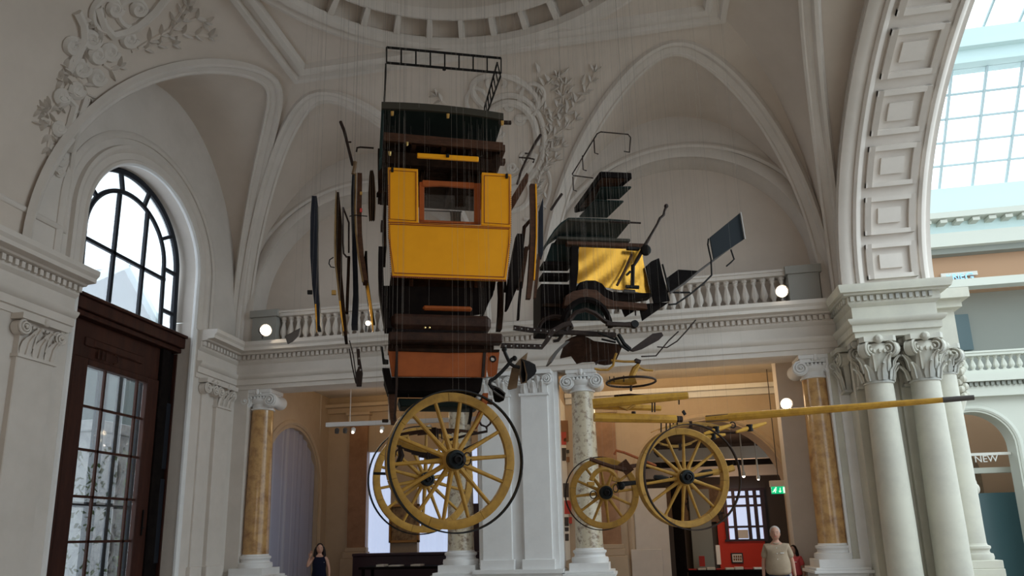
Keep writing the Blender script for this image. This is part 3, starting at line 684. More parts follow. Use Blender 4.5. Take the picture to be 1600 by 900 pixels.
# left room
xm = onY(875, 700, 17.6).x
XE = -9.0; eyc, ezc, er = 17.52, 3.05, 1.5
MB().box((XE-.4, 15.6, 0), (XE, eyc-er, ZR)).box((XE-.4, eyc+er, 0), (XE, YR, ZR)).done('end_wall', 'plaster_warm', wa)
ep = [(eyc+(er-.01)*math.cos(PI*k/24), ezc+(er-.01)*math.sin(PI*k/24)) for k in range(25)]
MB().grid([[V(XE, y, z), V(XE, y, ZR)] for y, z in ep]).done('end_wall', 'plaster_warm', wa)
MB().grid([[V(XE, ep[0][0], 0), V(XE-.35, ep[0][0], 0)]]+[[V(XE, y, z), V(XE-.35, y, z)] for y, z in ep]+[[V(XE, ep[-1][0], 0), V(XE-.35, ep[-1][0], 0)]]).done('arch_soffit', 'plaster_warm', wa)
sweep_mould(MB(), [V(XE, eyc+er+.14, .5)]+[V(XE, eyc+(er+.14)*math.cos(PI*k/24), ezc+(er+.14)*math.sin(PI*k/24)) for k in range(25)]+[V(XE, eyc-er-.14, .5)], SMALL, lambda p: (1, 0, 0)).done('arch_moulding', 'plaster_warm', wa)
MB().box((xm-.25, 15.62, 0), (xm-.02, YR, ZR)).done('partition', 'plaster_warm', wa)
def wall_cut(x0, x1, z1, holes, y=YR, th=.35, m='plaster_warm', par=wa, name='room_wall'):   # holes: (xa, xb, za, zb, arch)
    cur = x0
    for xa, xb, za, zb, arch in sorted(holes):
        if xa > cur: MB().box((cur, y, 0), (xa, y+th, z1)).done(name, m, par)
        if za > 0: MB().box((xa, y, 0), (xb, y+th, za)).done(name, m, par)
        if arch:
            r = (xb-xa)/2; c = (xa+xb)/2
            rows = [[V(c+r*math.cos(PI*k/24), y+d, zb+r*math.sin(PI*k/24)) for d in (0, th)] for k in range(25)]
            MB().grid(rows).done('arch_soffit', m, par)
            MB().grid([[V(c+r*math.cos(PI*k/24), y, zb+r*math.sin(PI*k/24)), V(c+r*math.cos(PI*k/24), y, z1)] for k in range(25)]).done(name, m, par)
            pts = [V(c+(r+.12)*math.cos(PI*k/24), y, zb+(r+.12)*math.sin(PI*k/24)) for k in range(25)]
            sweep_mould(MB(), [V(pts[0].x, y, .9)]+pts+[V(pts[-1].x, y, .9)], SMALL, lambda p: (0, -1, 0)).done('arch_moulding', m, par)
        else: MB().box((xa, y, zb), (xb, y+th, z1)).done(name, m, par)
        cur = xb
    if x1 > cur: MB().box((cur, y, 0), (x1, y+th, z1)).done(name, m, par)
ar = R_(498, 750).x; al = ar-2.35; zc_ = R_(450, 660).z-1.17
b0, b1 = R_(572, 800).x, R_(610, 800).x; c0, c1 = R_(652, 800).x, R_(693, 800).x; d0, d1 = R_(694, 800).x, xm-.3
zb0 = R_(600, 868).z; zb1 = R_(600, 705).z
holes = [(b0, b1, zb0, zb1, False), (c0, c1+1.0, zb0, zb1, False)]
wall_cut(XL, xm-.2, ZR, holes)
rows = [[V(XE-.10+.03*math.sin(i*1.9), eyc-er-.1+(2*er+.2)*i/40, z) for i in range(41)] for z in (0, 1.5, 3, ezc+er+.1)]
MB().grid(rows).done('curtain', 'drape', None, 'lilac grey curtain drawn across the arched opening behind the left column', 'curtain')
for (xa, xb, lb) in ((b0, b1, 'bright white window blind left of the framed painting'), (c0, c1+1.0, 'bright white window blind right of the framed painting')):
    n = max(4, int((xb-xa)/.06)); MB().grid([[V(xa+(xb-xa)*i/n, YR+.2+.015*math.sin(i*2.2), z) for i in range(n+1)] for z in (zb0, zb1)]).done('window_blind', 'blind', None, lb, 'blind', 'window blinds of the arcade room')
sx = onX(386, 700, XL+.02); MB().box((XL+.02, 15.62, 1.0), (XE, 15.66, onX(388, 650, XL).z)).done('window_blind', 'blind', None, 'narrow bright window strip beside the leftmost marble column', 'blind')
def marble_pil(px0, px1, y, z0=1.35, z1=4.85, m='marble_brown'):
    x0 = onY(px0, 750, y-.1).x; x1 = onY(px1, 750, y-.1).x
    MB().box((x0, y-.12, z0), (x1, y+.02, z1)).done('pilaster_shaft', m, wa)
    MB().box((x0-.06, y-.18, z1), (x1+.06, y+.02, z1+.3)).box((x0-.1, y-.24, z1+.3), (x1+.1, y+.02, z1+.4)).box((x0-.05, y-.18, z0-.12), (x1+.05, y+.02, z0)).box((x0-.09, y-.24, z0-.3), (x1+.09, y+.02, z0-.12)).box((x0-.14, y-.28, 0), (x1+.14, y+.02, z0-.3)).done('pilaster_base', 'plaster_warm', wa, bevel=.015)
marble_pil(545, 573, YR); marble_pil(934, 966, YR, z0=1.3); marble_pil(1240, 1262, 18.2, z0=1.3)
# frieze bands of the arcade rooms
MB().box((XL, YR-.12, 5.25), (xm-.25, YR, 5.4)).box((XL, YR-.3, 5.4), (xm-.25, YR, 5.5)).box((XL, 15.7, 5.25), (XL+.12, YR, 5.4)).done('room_cornice', 'plaster_warm', wa)
MB().box((xm, YR-.12, 5.15), (4.4, YR, 5.3)).box((xm, YR-.32, 5.3), (4.4, YR, 5.42)).done('room_cornice', 'plaster_white', wa)
# painting
f0, f1 = onY(608, 800, YR-.1), onY(655, 845, YR-.1); ft = onY(630, 788, YR-.1).z; fb = onY(630, 848, YR-.1).z
pt = thing('framed_painting', 'dark landscape painting in a gilt frame behind the back wheel', 'painting', ((f0.x+f1.x)/2, YR-.1, fb))
b = MB()
for a, c_ in (((f0.x, fb), (f1.x, fb+.07)), ((f0.x, ft-.07), (f1.x, ft)), ((f0.x, fb), (f0.x+.07, ft)), ((f1.x-.07, fb), (f1.x, ft))): b.box((a[0], YR-.12, a[1]), (c_[0], YR-.02, c_[1]))
b.done('frame', 'gilt', pt, bevel=.01); MB().box((f0.x+.05, YR-.06, fb+.05), (f1.x-.05, YR-.04, ft-.05)).done('canvas', 'painting', pt)
MB().box((b0+.12, YR-1.2, 0), (xm-.3, YR-.75, zb0+.02)).box((b0+.12, YR-1.25, zb0+.02), (xm-.3, YR-.7, zb0+.09)).done('low_partition', 'plum', None, 'low plum coloured partition under the bright window blinds', 'partition', bevel=.01)
MB().box((onY(734, 850, YR-.5).x, YR-.6, 0), (onY(748, 850, YR-.5).x+.2, YR-.5, onY(740, 787, YR-.5).z)).done('display_board', 'plum', None, 'tall dark plum display board between the pale column and the white pier', 'board')
for i, (px_, w_) in enumerate(((622, .30), (655, .26), (600, .2))):
    p = onY(px_, 893, 17.6); MB().box((p.x-w_/2, 17.3, .9+.0), (p.x+w_/2, 17.62, .93+.01*i)).done('open_book', 'paper', None, 'pale open booklet lying on the dark table, %s' % ('middle of three', 'rightmost of three', 'leftmost of three')[i], 'book', 'booklets on the dark table')
tb = thing('reading_table', 'dark low reading table in the left arcade room', 'table', (onY(640, 895, 17.5).x, 17.5, 0)); xt = ORG[tb.name].x
MB().box((xt-1.2, 17.1, .84), (xt+1.2, 17.9, .9)).done('table_top', 'black_wood', tb, bevel=.01)
for a in (-1.1, 1.1):
    for c_ in (17.18, 17.82): MB().box((xt+a-.03, c_-.03, 0), (xt+a+.03, c_+.03, .84)).done('leg', 'black_wood', tb)
# track light
tk0 = atD(510, 664, 17.2); tk1 = atD(745, 652, 16.8); tk1.z = tk0.z
tk = thing('track_light', 'white ceiling hung lighting track with small spot lamps, left arcade room', 'lamp', (tk0+tk1)/2)
MB().bar(tk0, tk1, .10, .10).done('track', 'plaster_white', tk)
for f in (.16, .42, .85):
    p = tk0.lerp(tk1, f); MB().tube([p, V(p.x, p.y, ZR)], .012, 6).done('rod', 'plaster_white', tk)
for px_ in (527, 540, 553, 598, 672):
    f = (px_-510)/235; p = tk0.lerp(tk1, f)-V(0, 0, .05); h = MB().lathe(p-V(0, 0, .16), [(.05, 0), (.055, .10), (.02, .13)], (.3, -.5, 1), 10).done('spot_head', 'lamp_body' if px_ in (527, 540) else 'plaster_white', tk)
    if px_ in (553, 598, 672): MB().ball(p-V(-.01, .05, .17), .03, 8, 6).done('bulb', 'lamp_small', h)

# right room: posters wall, arch to the shop
po = thing('poster_wall', 'pale exhibition panel with columns of small red and black prints', 'panel', (xm+.02, 17.6, 0))
MB().box((xm-.02, 16.0, .95), (xm+.03, 18.9, 5.0)).done('panel_board', 'paper', po)
PZ = [((876, 894), (657, 690), 'print_brown'), ((876, 884), (675, 695), 'paper_red'), ((877, 884), (700, 720), 'print_black'), ((885, 891), (703, 708), 'print_black'), ((885, 891), (714, 722), 'print_brown'),
      ((879, 888), (755, 777), 'print_black'), ((882, 892), (782, 803), 'paper_red'), ((881, 888), (808, 822), 'print_black'), ((889, 895), (808, 818), 'paper_red'), ((882, 888), (824, 830), 'print_black'), ((882, 888), (834, 845), 'print_black')]
for (xa, xb), (ya, yb), m in PZ:
    P_ = [onX(xa, ya, xm+.03), onX(xb, ya, xm+.03), onX(xb, yb, xm+.03), onX(xa, yb, xm+.03)]
    MB().prism(P_, (.012, 0, 0)).done('print', m, po)
s0, s1 = R_(985, 700).x, R_(1228, 700).x; sr = (s1-s0)/2; sc = (s0+s1)/2; zs2 = R_(1105, 657).z-sr
wall_cut(xm-.1, 4.4, ZR, [(s0, s1, 0, zs2, True)], th=.9)
MB().box((s0-.02, YR, 0), (R_(1043, 800).x, YR+.9, zs2+.25)).box((s0-.15, YR-.10, 0), (R_(1030, 800).x, YR, 1.15)).done('door_jamb', 'plaster', wa, bevel=.01)
MB().box((4.3, 15.6, 0), (4.6, YR+.9, ZR)).done('end_wall', 'plaster', wa)
xj = onY(1233, 800, 16.6).x; MB().box((xj, 16.4, 0), (4.3, 16.8, ZR)).done('room_pier', 'plaster', wa)
# the shop beyond
YS = 26.
sh = thing('wall_shop', None, None, (3, YS, 0), kind='structure')
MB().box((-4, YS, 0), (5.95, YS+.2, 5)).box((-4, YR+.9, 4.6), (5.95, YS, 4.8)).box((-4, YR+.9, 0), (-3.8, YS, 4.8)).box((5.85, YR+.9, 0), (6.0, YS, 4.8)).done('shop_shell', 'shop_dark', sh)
def SH(px, py, Y=YS-.02): return onY(px, py, Y)
def quadY(pa, pb, Y, th, nm, m, par, **k): a = onY(*pa, Y); c_ = onY(*pb, Y); return MB().box((min(a.x, c_.x), Y, min(a.z, c_.z)), (max(a.x, c_.x), Y+th, max(a.z, c_.z))).done(nm, m, par, **k)
quadY((1118, 790), (1200, 895), YS-.15, .1, 'red_panel', 'red_wall', sh)
quadY((1075, 765), (1118, 895), YS-.3, .1, 'grey_screen', 'court_shade', sh)
quadY((1047, 745), (1075, 905), YR+1.2, .3, 'dark_door', 'black_wood', sh)
quadY((1040, 760), (1137, 815), YS-.2, .1, 'mural_panel', 'board_wood', sh)
for px_, py_ in ((1076, 790), (1088, 794), (1100, 797), (1112, 803), (1126, 806)):
    p = SH(px_, py_, YS-.22); MB().ball(p, .10, 8, 6, (.8, .2, 1.8)).ball(p+V(0, 0, .24), .06, 6, 5).tube([p+V(-.1, 0, .05), p+V(.14, 0, .12)], .03, 5).done('painted_figure', 'print_black', sh)
wn = thing('window_2', None, None, SH(1160, 845), kind='structure')
quadY((1134, 765), (1194, 843), YS-.2, .04, 'pane', 'blind', wn)
for px_ in (1134, 1148, 1170, 1182, 1194): quadY((px_-1.2, 763), (px_+1.2, 845), YS-.26, .06, 'glazing_bar', 'plum', wn)
for py_ in (765, 776, 790, 823, 844): quadY((1133, py_-1), (1195, py_+1), YS-.27, .06, 'glazing_bar', 'plum', wn)
quadY((1150, 828), (1170, 841), YS-.25, .04, 'reflection_poster', 'paper', wn)
for nm, a, c_ in (('ceiling_beam', (1000, 704, 1222, 714), 23), ('ceiling_beam', (1000, 733, 1228, 741), 25.)):
    quadY((a[0], a[1]), (a[2], a[3]), c_, .25, nm, 'shop_beam', sh)
pp = onY(1222, 704, 23); MB().bar(pp, pp+V(.9, -1.2, -.1), .2, .2).done('ceiling_beam', 'shop_beam', sh)
pf = thing('framed_print', 'small black framed print on the red shop wall', 'picture', SH(1157, 880, YS-.25))
quadY((1142, 864), (1162, 880), YS-.22, .05, 'frame', 'print_black', pf); quadY((1144, 866), (1160, 878), YS-.24, .05, 'mount', 'paper', pf)
for i in range(4):
    for j in range(2): quadY((1146+3.4*i, 868+4.5*j), (1148.7+3.4*i, 871.5+4.5*j), YS-.25, .05, 'picture_image', 'print_brown', pf)
ct = thing('book_table', 'dark shop table spread with white books before the red wall', 'table', (onY(1140, 895, 23).x, 23, 0)); x = ORG[ct.name].x; zt_ = onY(1140, 889, 23).z
MB().box((x-1.3, 22.6, zt_-.06), (x+1.3, 23.4, zt_)).box((x-1.2, 22.7, 0), (x+1.2, 23.3, zt_-.06)).done('table_top', 'black_wood', ct)
ORD = ['at the far left end', 'second from the left', 'third from the left', 'fourth from the left', 'in the middle of the row', 'fourth from the right', 'third from the right', 'second from the right', 'at the far right end']
for i in range(9):
    xx = x-1.1+i*.27; z0 = zt_
    MB().box((xx-.12, 22.62, z0), (xx+.12, 22.85, z0+.03+.02*(i % 3))).done('book', 'paper' if i % 3 else 'paper_red', None, '%s book %s on the shop table' % ('white' if i % 3 else 'red', ORD[i]), 'book', 'books on the shop table')
quadY((1092, 869), (1102, 885), 22.8, .08, 'standing_book', 'paper_red', None, label='pale red book standing upright at the left end of the shop table', cat='book')
quadY((1118, 852), (1127, 882), 24.5, .3, 'lit_showcase', 'paper', None, label='narrow pale lit showcase left of the red wall', cat='showcase')
ex = thing('exit_sign', 'green glowing emergency exit sign with running figure under a white lamp housing', 'sign', onY(1216, 770, 19.2))
quadY((1205, 760), (1229, 771), 19.15, .06, 'sign_face', 'exit_green', ex); quadY((1203, 751), (1230, 759.5), 19.1, .15, 'lamp_housing', 'plaster_white', ex)
quadY((1223.5, 761), (1227.5, 770), 19.13, .02, 'door_symbol', 'exit_white', ex)
e = lambda a, c_: onY(a, c_, 19.14)
MB().tube([e(1211.5, 763.6), e(1210.2, 766.5)], .018, 6).tube([e(1210.2, 766.5), e(1212, 768), e(1211.5, 770)], .01, 5).tube([e(1210.2, 766.5), e(1208.5, 768.3), e(1207, 768.5)], .01, 5).tube([e(1213.5, 766), e(1211.2, 764.8), e(1209, 766.4)], .009, 5).ball(e(1212.4, 762.2), .018, 6, 5).done('running_figure', 'exit_white', ex)
MB().bar(e(1219, 762), e(1219, 769), .014, .01).bar(e(1217, 767), e(1219, 769.3), .014, .01).bar(e(1221, 767), e(1219, 769.3), .014, .01).done('arrow_symbol', 'exit_white', ex)
p = onY(1216, 751, 19.2); MB().tube([p, V(p.x, p.y, ZR)], .012, 6).done('rod', 'lamp_body', ex)
for i, (px_, py_, lb) in enumerate(((1162, 744, 'small bright spot lamp hanging under the shop beams'), (1185, 749, 'tiny dim spot lamp right of the brighter one in the shop'))):
    p = onY(px_, py_, 22.5); lt = thing('shop_spot', lb, 'lamp', p); MB().lathe(p, [(.05, 0), (.06, .08), (.03, .14), (.01, 2.4)], n=10).done('spot_head', 'shop_beam', lt)
    MB().ball(p, .045 if i == 0 else .03, 8, 6).done('bulb', 'lamp_small', lt)

# ================================================================== SPOT LAMPS ON THE CORNICE AND WALL
def spotlight(px, py, Y, r, label, tgt, power):
    p = onY(px, py, Y); t = thing('spotlight', label, 'lamp', p-V(0, 0, .2), 'spotlights aimed at the hanging coaches')
    d = (Vector(tgt)-p).normalized()
    MB().lathe(p-d*.26, [(r*.5, 0), (r*.9, .05), (r*1.15, .22), (r*1.2, .27)], d, 16, caps=False).lathe(p-d*.26, [(r*.5, 0), (.01, 0)], d, 16).done('housing', 'lamp_body', t)
    MB().ball(p-d*.03, r*.95, 12, 8).done('bulb', 'lamp_glow', t)
    MB().tube([p-d*.2, p-d*.2-V(0, 0, .2)], .02, 6).done('bracket', 'lamp_body', t)
    lamp('SPOT', p+d*.12, tgt, power, (1, .84, .62), .08, name='spot_light', spot=1.1)
spotlight(415, 516, 14.35, .115, 'glowing spotlight on the cornice at the left end of the balustrade', (-1.7, 8.5, 4.5), 260)
spotlight(1222, 455, 14.5, .105, 'glowing spotlight at the right end of the right balustrade', (1.6, 10.4, 4.9), 300)
spotlight(1229, 631, 15.1, .10, 'glowing spotlight hanging in the right arcade opening above the long pole', (1.6, 10.2, 3.5), 60)
spotlight(575, 505, 14.5, .05, 'small glowing spotlight behind the left hanging side panels', (-1.7, 8.5, 4.5), 120)

# ================================================================== GLASS-ROOFED COURT ON THE RIGHT
YC = 22.0
def K(px, py, Y=YC): return onY(px, py, Y)
cw = thing('wall_court', None, None, (9, YC, 0), kind='structure')
X0 = 6.1; X1 = 16.5
def band(y_top, y_bot, px, Y, th, m, nm): za, zb = K(px, y_top, Y).z, K(px, y_bot, Y).z; return MB().box((X0, Y, zb), (X1, Y+th, za)).done(nm, m, cw)
# lower storey with arch, its entablature, gallery, upper wall
acx = K(1526, 700).x; arr = K(1588, 700).x-acx; azt = K(1526, 643).z-arr
xa, xb = acx-arr, acx+arr
zE = K(1520, 622).z; zB = K(1520, 600).z; zG = K(1520, 588).z
wall_cut(X0, X1, zE, [(xa, xb, 0, azt, True)], y=YC, th=.5, m='court_wall', par=cw, name='court_storey')
MB().box((X0, YC+2.2, 0), (X1, YC+2.4, zE)).done('court_room_wall', 'court_orange', cw)
lun = MB()
MB().grid([[V(acx+.9*arr*math.cos(PI*k/20), YC+2.1, azt-.6+.9*arr*math.sin(PI*k/20)), V(acx+.9*arr*math.cos(PI*k/20), YC+2.1, azt-2.5)] for k in range(21)]).done('dark_niche', 'board_wood', cw)
MB().box((X0, YC-.25, zE), (X1, YC+.5, zB)).box((X0, YC-.4, zB), (X1, YC+.5, zG)).done('court_cornice', 'court_wall', cw)
b = MB()
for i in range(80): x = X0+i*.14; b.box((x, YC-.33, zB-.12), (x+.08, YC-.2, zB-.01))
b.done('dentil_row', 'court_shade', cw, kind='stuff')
balustrade('balustrade', X0+1, 15, YC-.1, zG, K(1520, 552).z, 'pale stone gallery balustrade of the glass roofed court at the right edge', 34, m='court_wall', pw=.5)
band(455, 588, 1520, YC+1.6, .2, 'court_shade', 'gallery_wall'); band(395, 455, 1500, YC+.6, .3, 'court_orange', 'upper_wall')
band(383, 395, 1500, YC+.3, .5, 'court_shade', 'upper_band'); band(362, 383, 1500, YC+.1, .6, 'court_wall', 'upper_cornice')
band(338, 362, 1500, YC+.3, .5, 'court_steel', 'attic_band'); band(329, 338, 1500, YC-.1, .8, 'court_wall', 'attic_cornice'); band(292, 329, 1500, YC+.3, .4, 'court_steel', 'gutter_beam')
band(436, 448, 1500, YC+.2, .5, 'court_wall', 'gallery_ledge')
b = MB()
for i in range(24): x = X0+.3+i*.45; b.box((x, YC-.02, K(1500, 346).z), (x+.2, YC+.3, K(1500, 341).z))
b.done('modillion_row', 'court_wall', cw, kind='stuff')
quadY((1490, 492), (1522, 546), YC+1.45, .1, 'gallery_screen', 'teal_screen', cw); quadY((1486, 528), (1499, 552), YC+1.3, .05, 'white_board', 'paper', cw)
tw = thing('lettering_sign', 'pale blue neon word on the orange upper wall of the court', 'sign', K(1497, 430, YC+.5))
quadY((1470, 427.5), (1528, 429), YC+.45, .05, 'sign_rail', 'white_letters', tw)
sz = (K(1480, 428).z-K(1480, 438).z)
text('KRIE', K(1479, 437.5, YC+.45), (1, 0, 0), (0, 0, 1), sz*1.25, 'neon', 'letters', tw); text('G', K(1508.5, 438.5, YC+.43), (1, 0, 0), (0, 0, 1), sz*1.75, 'neon', 'letters', tw)
nw = thing('shop_lettering', 'white word hanging from a thin rail under the court arch', 'sign', K(1540, 724, YC+.3))
quadY((1513, 708.3), (1580, 710), YC+.3, .05, 'sign_rail', 'white_letters', nw)
text('NEW', K(1523, 722.5, YC+.3), (1, 0, 0), (0, 0, 1), (K(1523, 711).z-K(1523, 722).z)*1.35, 'white_letters', 'letters', nw)
MB().box((X0, YC+1.0, K(1530, 736).z), (X1, YC+1.2, K(1530, 727).z)).done('interior_beam', 'court_wall', cw); MB().box((X0, YC+1.2, 0), (X1, YC+1.4, K(1530, 768).z)).done('glazed_counter', 'teal_screen', cw)
# glass roof: steep lower glazing and flatter upper glazing
zg0 = K(1500, 292, YC+.5).z; P0 = V(X0, YC+.5, zg0); P1z = K(1500, 108, YC-1.5).z; Y1 = YC-1.5
rf = thing('glass_roof', 'bright gridded glass roof over the court', 'roof', (10, YC, zg0))
def gl(x, f): return V(x, YC+.5+(Y1-YC-.5)*f, zg0+(P1z-zg0)*f)
MB().prism([gl(X0, 0), gl(X1, 0), gl(X1, 1), gl(X0, 1)], (0, .02, .0)).done('glass_sheet', 'glass', rf)
for i in range(13): MB().bar(gl(X0+i*.95, 0), gl(X0+i*.95, 1), .06, .08).done('glazing_bar', 'court_mullion', rf)
for j in range(1, 5): MB().bar(gl(X0, j/5), gl(X1, j/5), .05, .05).done('glazing_bar', 'court_mullion', rf)
MB().box((X0, Y1-.3, P1z), (X1, Y1+.3, P1z+1.1)).box((X0, Y1-.5, P1z+.4), (X1, Y1+.3, P1z+.6)).done('ridge_girder', 'court_steel', rf)
def gu(x, f): return V(x, Y1-8*f, P1z+1.1+3.0*f)
MB().prism([gu(X0, 0), gu(X1, 0), gu(X1, 1), gu(X0, 1)], (0, 0, .02)).done('glass_sheet', 'glass', rf)
for i in range(13): MB().bar(gu(X0+i*.95, 0), gu(X0+i*.95, 1), .05, .07).done('glazing_bar', 'court_mullion', rf)
for j in range(1, 7): MB().bar(gu(X0, j/7), gu(X1, j/7), .05, .05).done('glazing_bar', 'court_mullion', rf)
MB().tube([gu(X0+.5, 0)+V(0, 0, -.3), gu(X0+4, .5)+V(0, 0, -.3)], .05, 6).tube([gu(X0+2.5, 0)+V(0, 0, -.3), gu(X0+6, .5)+V(0, 0, -.3)], .05, 6).done('brace_rod', 'court_mullion', rf)
# twisted garland ornament and a plaster ear-like bracket beside the third column
b = MB(); g0 = onY(1497, 563, 15.3); g1 = onY(1506, 620, 15.3)
for i in range(16):
    f = i/15; p = g0.lerp(g1, f)+V(math.sin(i*1.9)*.05, math.cos(i*1.9)*.05, 0); b.ball(p, .075, 7, 5)
b.tube([g0+V(-.05, 0, .35), g0], .07, 8); b.tube([g1, onY(1500, 642, 15.3), onY(1495, 655, 15.3)], .07, 8)
b.done('garland', 'stone_pale', None, 'twisted stone garland hanging right of the slim column', 'ornament')
MB().ball(onY(1516, 757, 16.2), .16, 12, 9, (.75, .8, 1.25)).ball(onY(1522, 764, 16.15), .13, 12, 9, (.8, .8, 1.0)).tube([onY(1506, 745, 16.2), onY(1512, 752, 16.2), onY(1521, 765, 16.2)], [.1, .13, .1], 10).tube([onY(1512, 768, 16.3), V(onY(1512, 768, 16.3).x, 16.3, 0)], [.12, .2], 12).done('stone_sculpture', 'stone_pale', None, 'pale stone figure partly hidden behind the slim column', 'statue')
# ================================================================== STUCCO ORNAMENT ON THE VAULT
def vault_z(x, y):      # lower surface of the vault at (x, y)
    if not (XL < x < XR and YF < y < YB): return 99
    dl, dr_, df, dn = x-XL, XR-x, YB-y, y-YF
    def cv(d, R): return HC*math.sqrt(max(0, 1-(1-min(d, R)/R)**2))
    z = min(cv(dl, RX0), cv(dr_, RX1), cv(df, RY1), cv(dn, RY0))
    for c in (XL+3.1, XL+10.5):
        if abs(x-c) < BW and df < RY1: z = max(z, min(BH*math.sqrt(1-((x-c)/BW)**2), 99))
    for c in (11.9, 4.5):
        if abs(y-c) < BW and dl < RX0: z = max(z, BH*math.sqrt(1-((y-c)/BW)**2))
    return ZS+z
def hitv(px, py):
    d = ray(px, py); t0 = 3.; t = 3.
    while t < 22:
        p = EYE+d*t
        if p.z > 6.0 and (p.x < XL+.01 or p.y > YB-.01 or p.z > vault_z(p.x, p.y)): break
        t0 = t; t += .05
    a, b_ = t0, t
    for _ in range(14):
        m = (a+b_)/2; p = EYE+d*m
        if p.z > 6.0 and (p.x < XL+.01 or p.y > YB-.01 or p.z > vault_z(p.x, p.y)): b_ = m
        else: a = m
    return EYE+d*a
def relief(b, px, r, closed=False, n=6):
    P = [hitv(*q) for q in px]; r = r*1.4; P = [p+(HALL-p).normalized()*(r*.2) for p in P]
    b.tube(P, r if not isinstance(r, list) else r, n, closed)
def oval(cx, cy, rx, ry, rot=0, a0=0, a1=360, n=30):
    o = []
    for k in range(n+(0 if a1-a0 >= 360 else 1)):
        t = math.radians(a0+(a1-a0)*k/n); x, y = rx*math.cos(t), -ry*math.sin(t); c, s = math.cos(rot), math.sin(rot); o.append((cx+x*c-y*s, cy+x*s+y*c))
    return o
def leaf3(b, px, py, ang, L):      # pointed leaf lying on the vault, L in pixels
    c, s = math.cos(ang), math.sin(ang); n = 5; row = []
    base = hitv(px, py); up = (HALL-base).normalized()
    L_, M, R = [], [], []
    for k in range(n+1):
        f = k/n; w = .24*L*math.sin(PI*min(1, f*.92+.08))*(1-.3*f); bend = .18*L*f*f
        x = px+c*L*f-s*bend; y = py-s*L*f-c*bend
        L_.append(hitv(x-s*w, y-c*w)); M.append(hitv(x, y)+up*.09*math.sin(PI*(.15+.75*f))); R.append(hitv(x+s*w, y+c*w))
    vs = L_+M+R; m = n+1; fs = []
    for k in range(n): fs += [(k, k+1, m+k+1, m+k), (m+k, m+k+1, 2*m+k+1, 2*m+k)]
    b.add(vs, fs)
def sprig(par, pts, L=16, step=1, side=1.0):
    b = MB(); relief(b, pts, .022); b.done('stem', 'plaster_vault', par)
    for i in range(1, len(pts)):
        (x0, y0), (x1, y1) = pts[i-1], pts[i]; a = math.atan2(-(y1-y0), x1-x0)
        for sg in (-1, 1):
            b = MB(); leaf3(b, x1, y1, a+sg*.75*side, L*(1-.35*i/len(pts))*random.uniform(.85, 1.15)); b.done('leaf', 'plaster', par, ang=50)
    b = MB(); leaf3(b, *pts[-1], a, L*.7); b.done('leaf', 'plaster', par, ang=50)
so = thing('trim_6', None, None, hitv(800, 200), kind='structure')
b = MB()
relief(b, oval(790, 150, 54, 30, .35, -60, 250), .05); relief(b, oval(745, 158, 16, 20, 0, 20, 330), .035); relief(b, oval(832, 150, 18, 20, 0, -140, 200), .035)
relief(b, oval(775, 128, 14, 12, 0, -40, 220), .035); relief(b, oval(800, 130, 12, 11, 0, -60, 200), .03)
b.done('cartouche_frame', 'plaster', so)
b = MB(); relief(b, oval(793, 222, 46, 62, .1), .06); relief(b, oval(793, 222, 58, 74, .1, -100, 200), .045); relief(b, oval(795, 300, 34, 30, .1, -170, 60), .045); relief(b, oval(832, 300, 26, 44, .3, -90, 60), .03)
b.done('medallion_frame', 'plaster', so)
b = MB()
for cx_, cy_, r1 in ((812, 186, 9), (776, 206, 11), (822, 246, 12), (800, 262, 9), (836, 270, 8), (795, 166, 7), (812, 160, 6)):
    relief(b, [(cx_+r1*(1-k/26)*math.cos(k*.5), cy_+r1*(1-k/26)*math.sin(k*.5)) for k in range(23)], .03)
b.done('scroll', 'plaster', so)
for pts in ([(852, 200), (862, 185), (872, 168), (878, 150), (876, 134), (872, 120)], [(858, 190), (850, 172), (842, 158), (838, 146)], [(870, 196), (886, 178), (900, 160), (914, 144), (924, 128), (930, 112)],
            [(850, 222), (866, 212), (884, 200), (900, 186)], [(848, 244), (862, 234), (878, 226)], [(846, 268), (856, 256), (868, 248)], [(882, 172), (880, 150), (884, 132)], [(856, 286), (850, 300), (846, 316)], [(700, 165), (690, 158), (682, 150)]):
    sprig(so, pts, 17)
for i in range(85):
    y_ = random.uniform(112, 300); xr_ = 942-(y_-112)*.50; x_ = random.uniform(842, xr_-14)
    b = MB(); leaf3(b, x_, y_, random.uniform(-.3, 2.4), random.uniform(11, 18)); b.done('leaf', 'plaster', so, ang=50)
sl = thing('trim_7', None, None, hitv(180, 80), kind='structure')
b = MB(); relief(b, [(150, 10), (160, 40), (175, 55), (195, 50), (215, 40), (240, 18), (258, -5)], .06); relief(b, [(118, 18), (128, 38), (130, 60), (118, 85), (104, 110)], .06)
relief(b, [(100, 150), (115, 165), (108, 195), (92, 225), (84, 250)], .05); relief(b, [(135, 150), (128, 170), (118, 200), (108, 235)], .05); relief(b, oval(165, 22, 22, 26, .2, 20, 300), .045); relief(b, oval(205, 20, 22, 22, .2, 20, 330), .04)
b.done('cartouche_frame', 'plaster', sl)
b = MB()
for cx_, cy_, r1 in ((140, 60, 14), (150, 85, 12), (112, 70, 13), (95, 150, 11), (150, 120, 12), (125, 105, 13), (170, 80, 13), (200, 60, 12), (90, 200, 9), (118, 140, 11), (215, 12, 10), (178, 12, 11)):
    relief(b, [(cx_+r1*(1-k/26)*math.cos(k*.5), cy_+r1*(1-k/26)*math.sin(k*.5)) for k in range(23)], .05)
b.done('scroll', 'plaster', sl)
